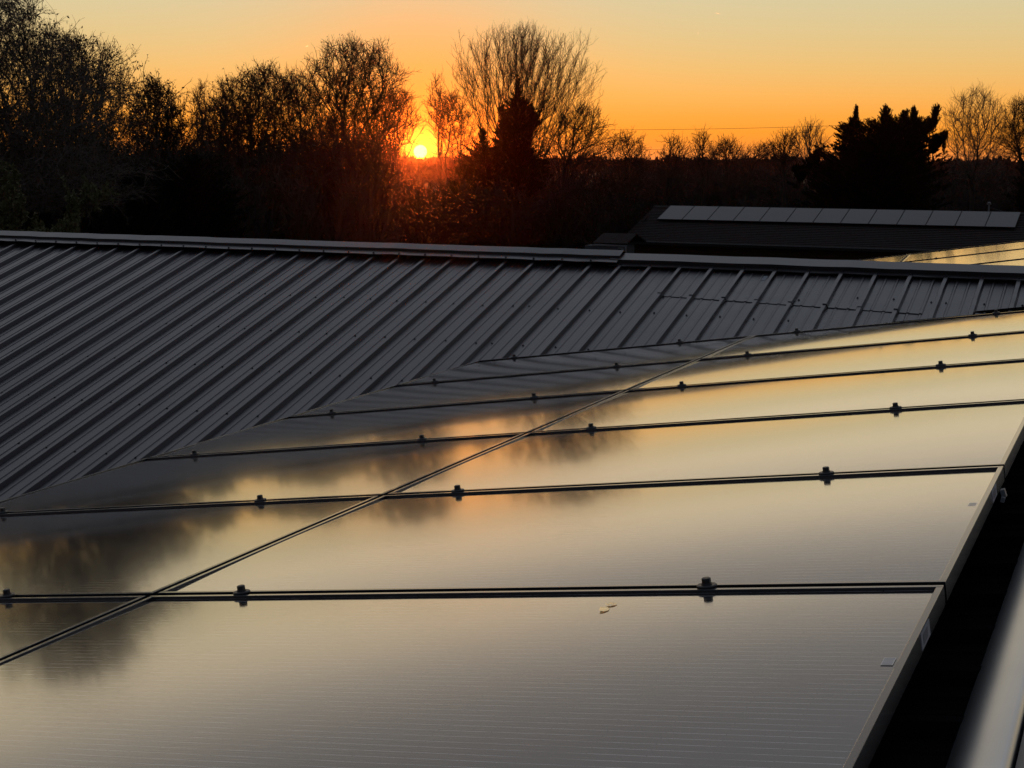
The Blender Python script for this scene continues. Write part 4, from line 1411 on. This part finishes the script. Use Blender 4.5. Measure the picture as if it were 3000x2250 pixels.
def scatter(n_, px0, px1, d0, d1, top0, top1, seed, wmul=.9):
    rg = np.random.default_rng(seed)
    out_ = []
    for _ in range(n_):
        d_ = rg.uniform(d0, d1)
        px_ = rg.uniform(px0, px1)
        q_ = bearing(px_, d_)
        h_ = height(rg.uniform(top0, top1), d_, px_)
        if h_ < .6:
            continue
        out_.append((q_[0], q_[1], h_, h_ * wmul * rg.uniform(.7, 1.2)))
    return out_


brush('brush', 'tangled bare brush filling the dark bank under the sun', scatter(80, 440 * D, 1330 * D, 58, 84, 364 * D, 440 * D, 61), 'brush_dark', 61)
brush('brush', 'mixed twiggy bushes at the feet of the trees left of the sun, breaking the horizon', scatter(90, -60 * D, 800 * D, 50, 78, 270 * D, 350 * D, 65, .55), 'twig', 65)
brush('brush', 'brown bare brush between the trees and the house', scatter(90, 1150 * D, 1760 * D, 82, 150, 348 * D, 420 * D, 62), 'brush', 62)
brush('brush', 'low dark brush at the left under the leafy trees', scatter(36, -40 * D, 560 * D, 60, 80, 350 * D, 420 * D, 63), 'twig', 63)
brush('brush', 'brown bare brush behind the cedar on the right', scatter(50, 1960 * D, 2260 * D, 80, 140, 348 * D, 420 * D, 64), 'brush', 64)


def woods():
    rg = np.random.default_rng(71)
    n_ = 60000
    d_ = rg.uniform(230, 620, n_)
    a_ = rg.uniform(R(-34), R(34), n_)
    x_, y_ = np.sin(a_) * d_, np.cos(a_) * d_
    top = 5.0 + .35 * np.sin(a_ * 90 + d_ * .01) + .25 * np.sin(a_ * 233 + 1) + rg.normal(0, .15, n_)
    z = top * rg.uniform(0, 1, n_) ** .7
    c_ = np.stack([x_, y_, z], 1)
    ax = unit(rg.normal(0, .45, (n_, 3)) + np.array([0, 0, 1.]))
    v, f = sprays(rg, c_, ax, rg.uniform(.5, 1.6, (n_, 1)), rg.uniform(.10, .35, (n_, 1)))
    obj('woods', mesh('woods', v, f, M['brush']), None, 'low dark line of far woods along the horizon', 'woods', None, 'stuff')


woods()

# ------------------------------------------------------------------ wires and bits in the sky
def sky_pt(px, py, dist):
    d_ = cF + cR * (px - 1500) / F_PX - cU * (py - 1125) / F_PX
    return CAM + d_ * (dist / d_[1])


wire('power_line', sag(sky_pt(1290 * D, 280.5 * D, 128), sky_pt(1900 * D, 268 * D, 112), .12), .013, 'thin power line crossing the orange sky above the treetops', 'wire')
wire('power_line', sag(sky_pt(1330 * D, 322 * D, 150), sky_pt(1860 * D, 322 * D, 150), .10), .013, 'lower power line just over the horizon among bare twigs', 'wire')
for px, py, ln, an, lab in ((1551, 29, 12, -12, 'longest of the pale contrail specks, at the top of the sky'),
                            (1508, 71, 6, 55, 'short steep pale speck below the longest one in the clear sky'),
                            (663, 100, 7, 20, 'tiny pale speck in the sky left of the tall twiggy tree')):
    d0 = 6000.
    c_ = sky_pt(px * D, py * D, d0)
    half = ln * D / F_PX * d0 / 2
    ca, sa = math.cos(R(an)), math.sin(R(an))
    m_ = MB()
    tt = np.linspace(-1, 1, 9)
    P = c_ + np.outer(tt * half, cR * ca + cU * sa)
    m_.tube(P, 2.2 * np.sqrt(np.clip(1 - tt ** 2, .02, 1)), 8)
    obj('contrail', m_.build('contrail', M['contrail'], True), None, lab, 'contrail', 'contrail specks in the sky')

# ------------------------------------------------------------------ thin red haze, added to imitate the glare round the sun
hm = bpy.data.materials.new('glow_haze'); hm.use_nodes = True
_nt = hm.node_tree; _nt.nodes.remove(_nt.nodes['Principled BSDF'])
_pv = _nt.nodes.new('ShaderNodeVolumePrincipled')
_pv.inputs['Color'].default_value = (.98, .30, .10, 1); _pv.inputs['Density'].default_value = HAZE; _pv.inputs['Anisotropy'].default_value = HAZE_G
_nt.links.new(_pv.outputs[0], _nt.nodes['Material Output'].inputs['Volume'])
mb = MB(); mb.box((0, 320, 6.5), (1000, 760, 15.2))
obj('haze', mb.build('haze', hm), None, 'faint red haze added to imitate the glare round the low sun', 'haze', None, 'stuff')

# ------------------------------------------------------------------ render settings
S.render.engine = 'CYCLES'
S.cycles.use_denoising = True
S.cycles.max_bounces = 6
S.cycles.diffuse_bounces = 2
S.cycles.glossy_bounces = 4
S.cycles.transparent_max_bounces = 4
S.cycles.sample_clamp_indirect = 4
S.view_settings.view_transform = 'Standard'
S.view_settings.look = 'None'
S.view_settings.exposure = 0
S.view_settings.gamma = 1
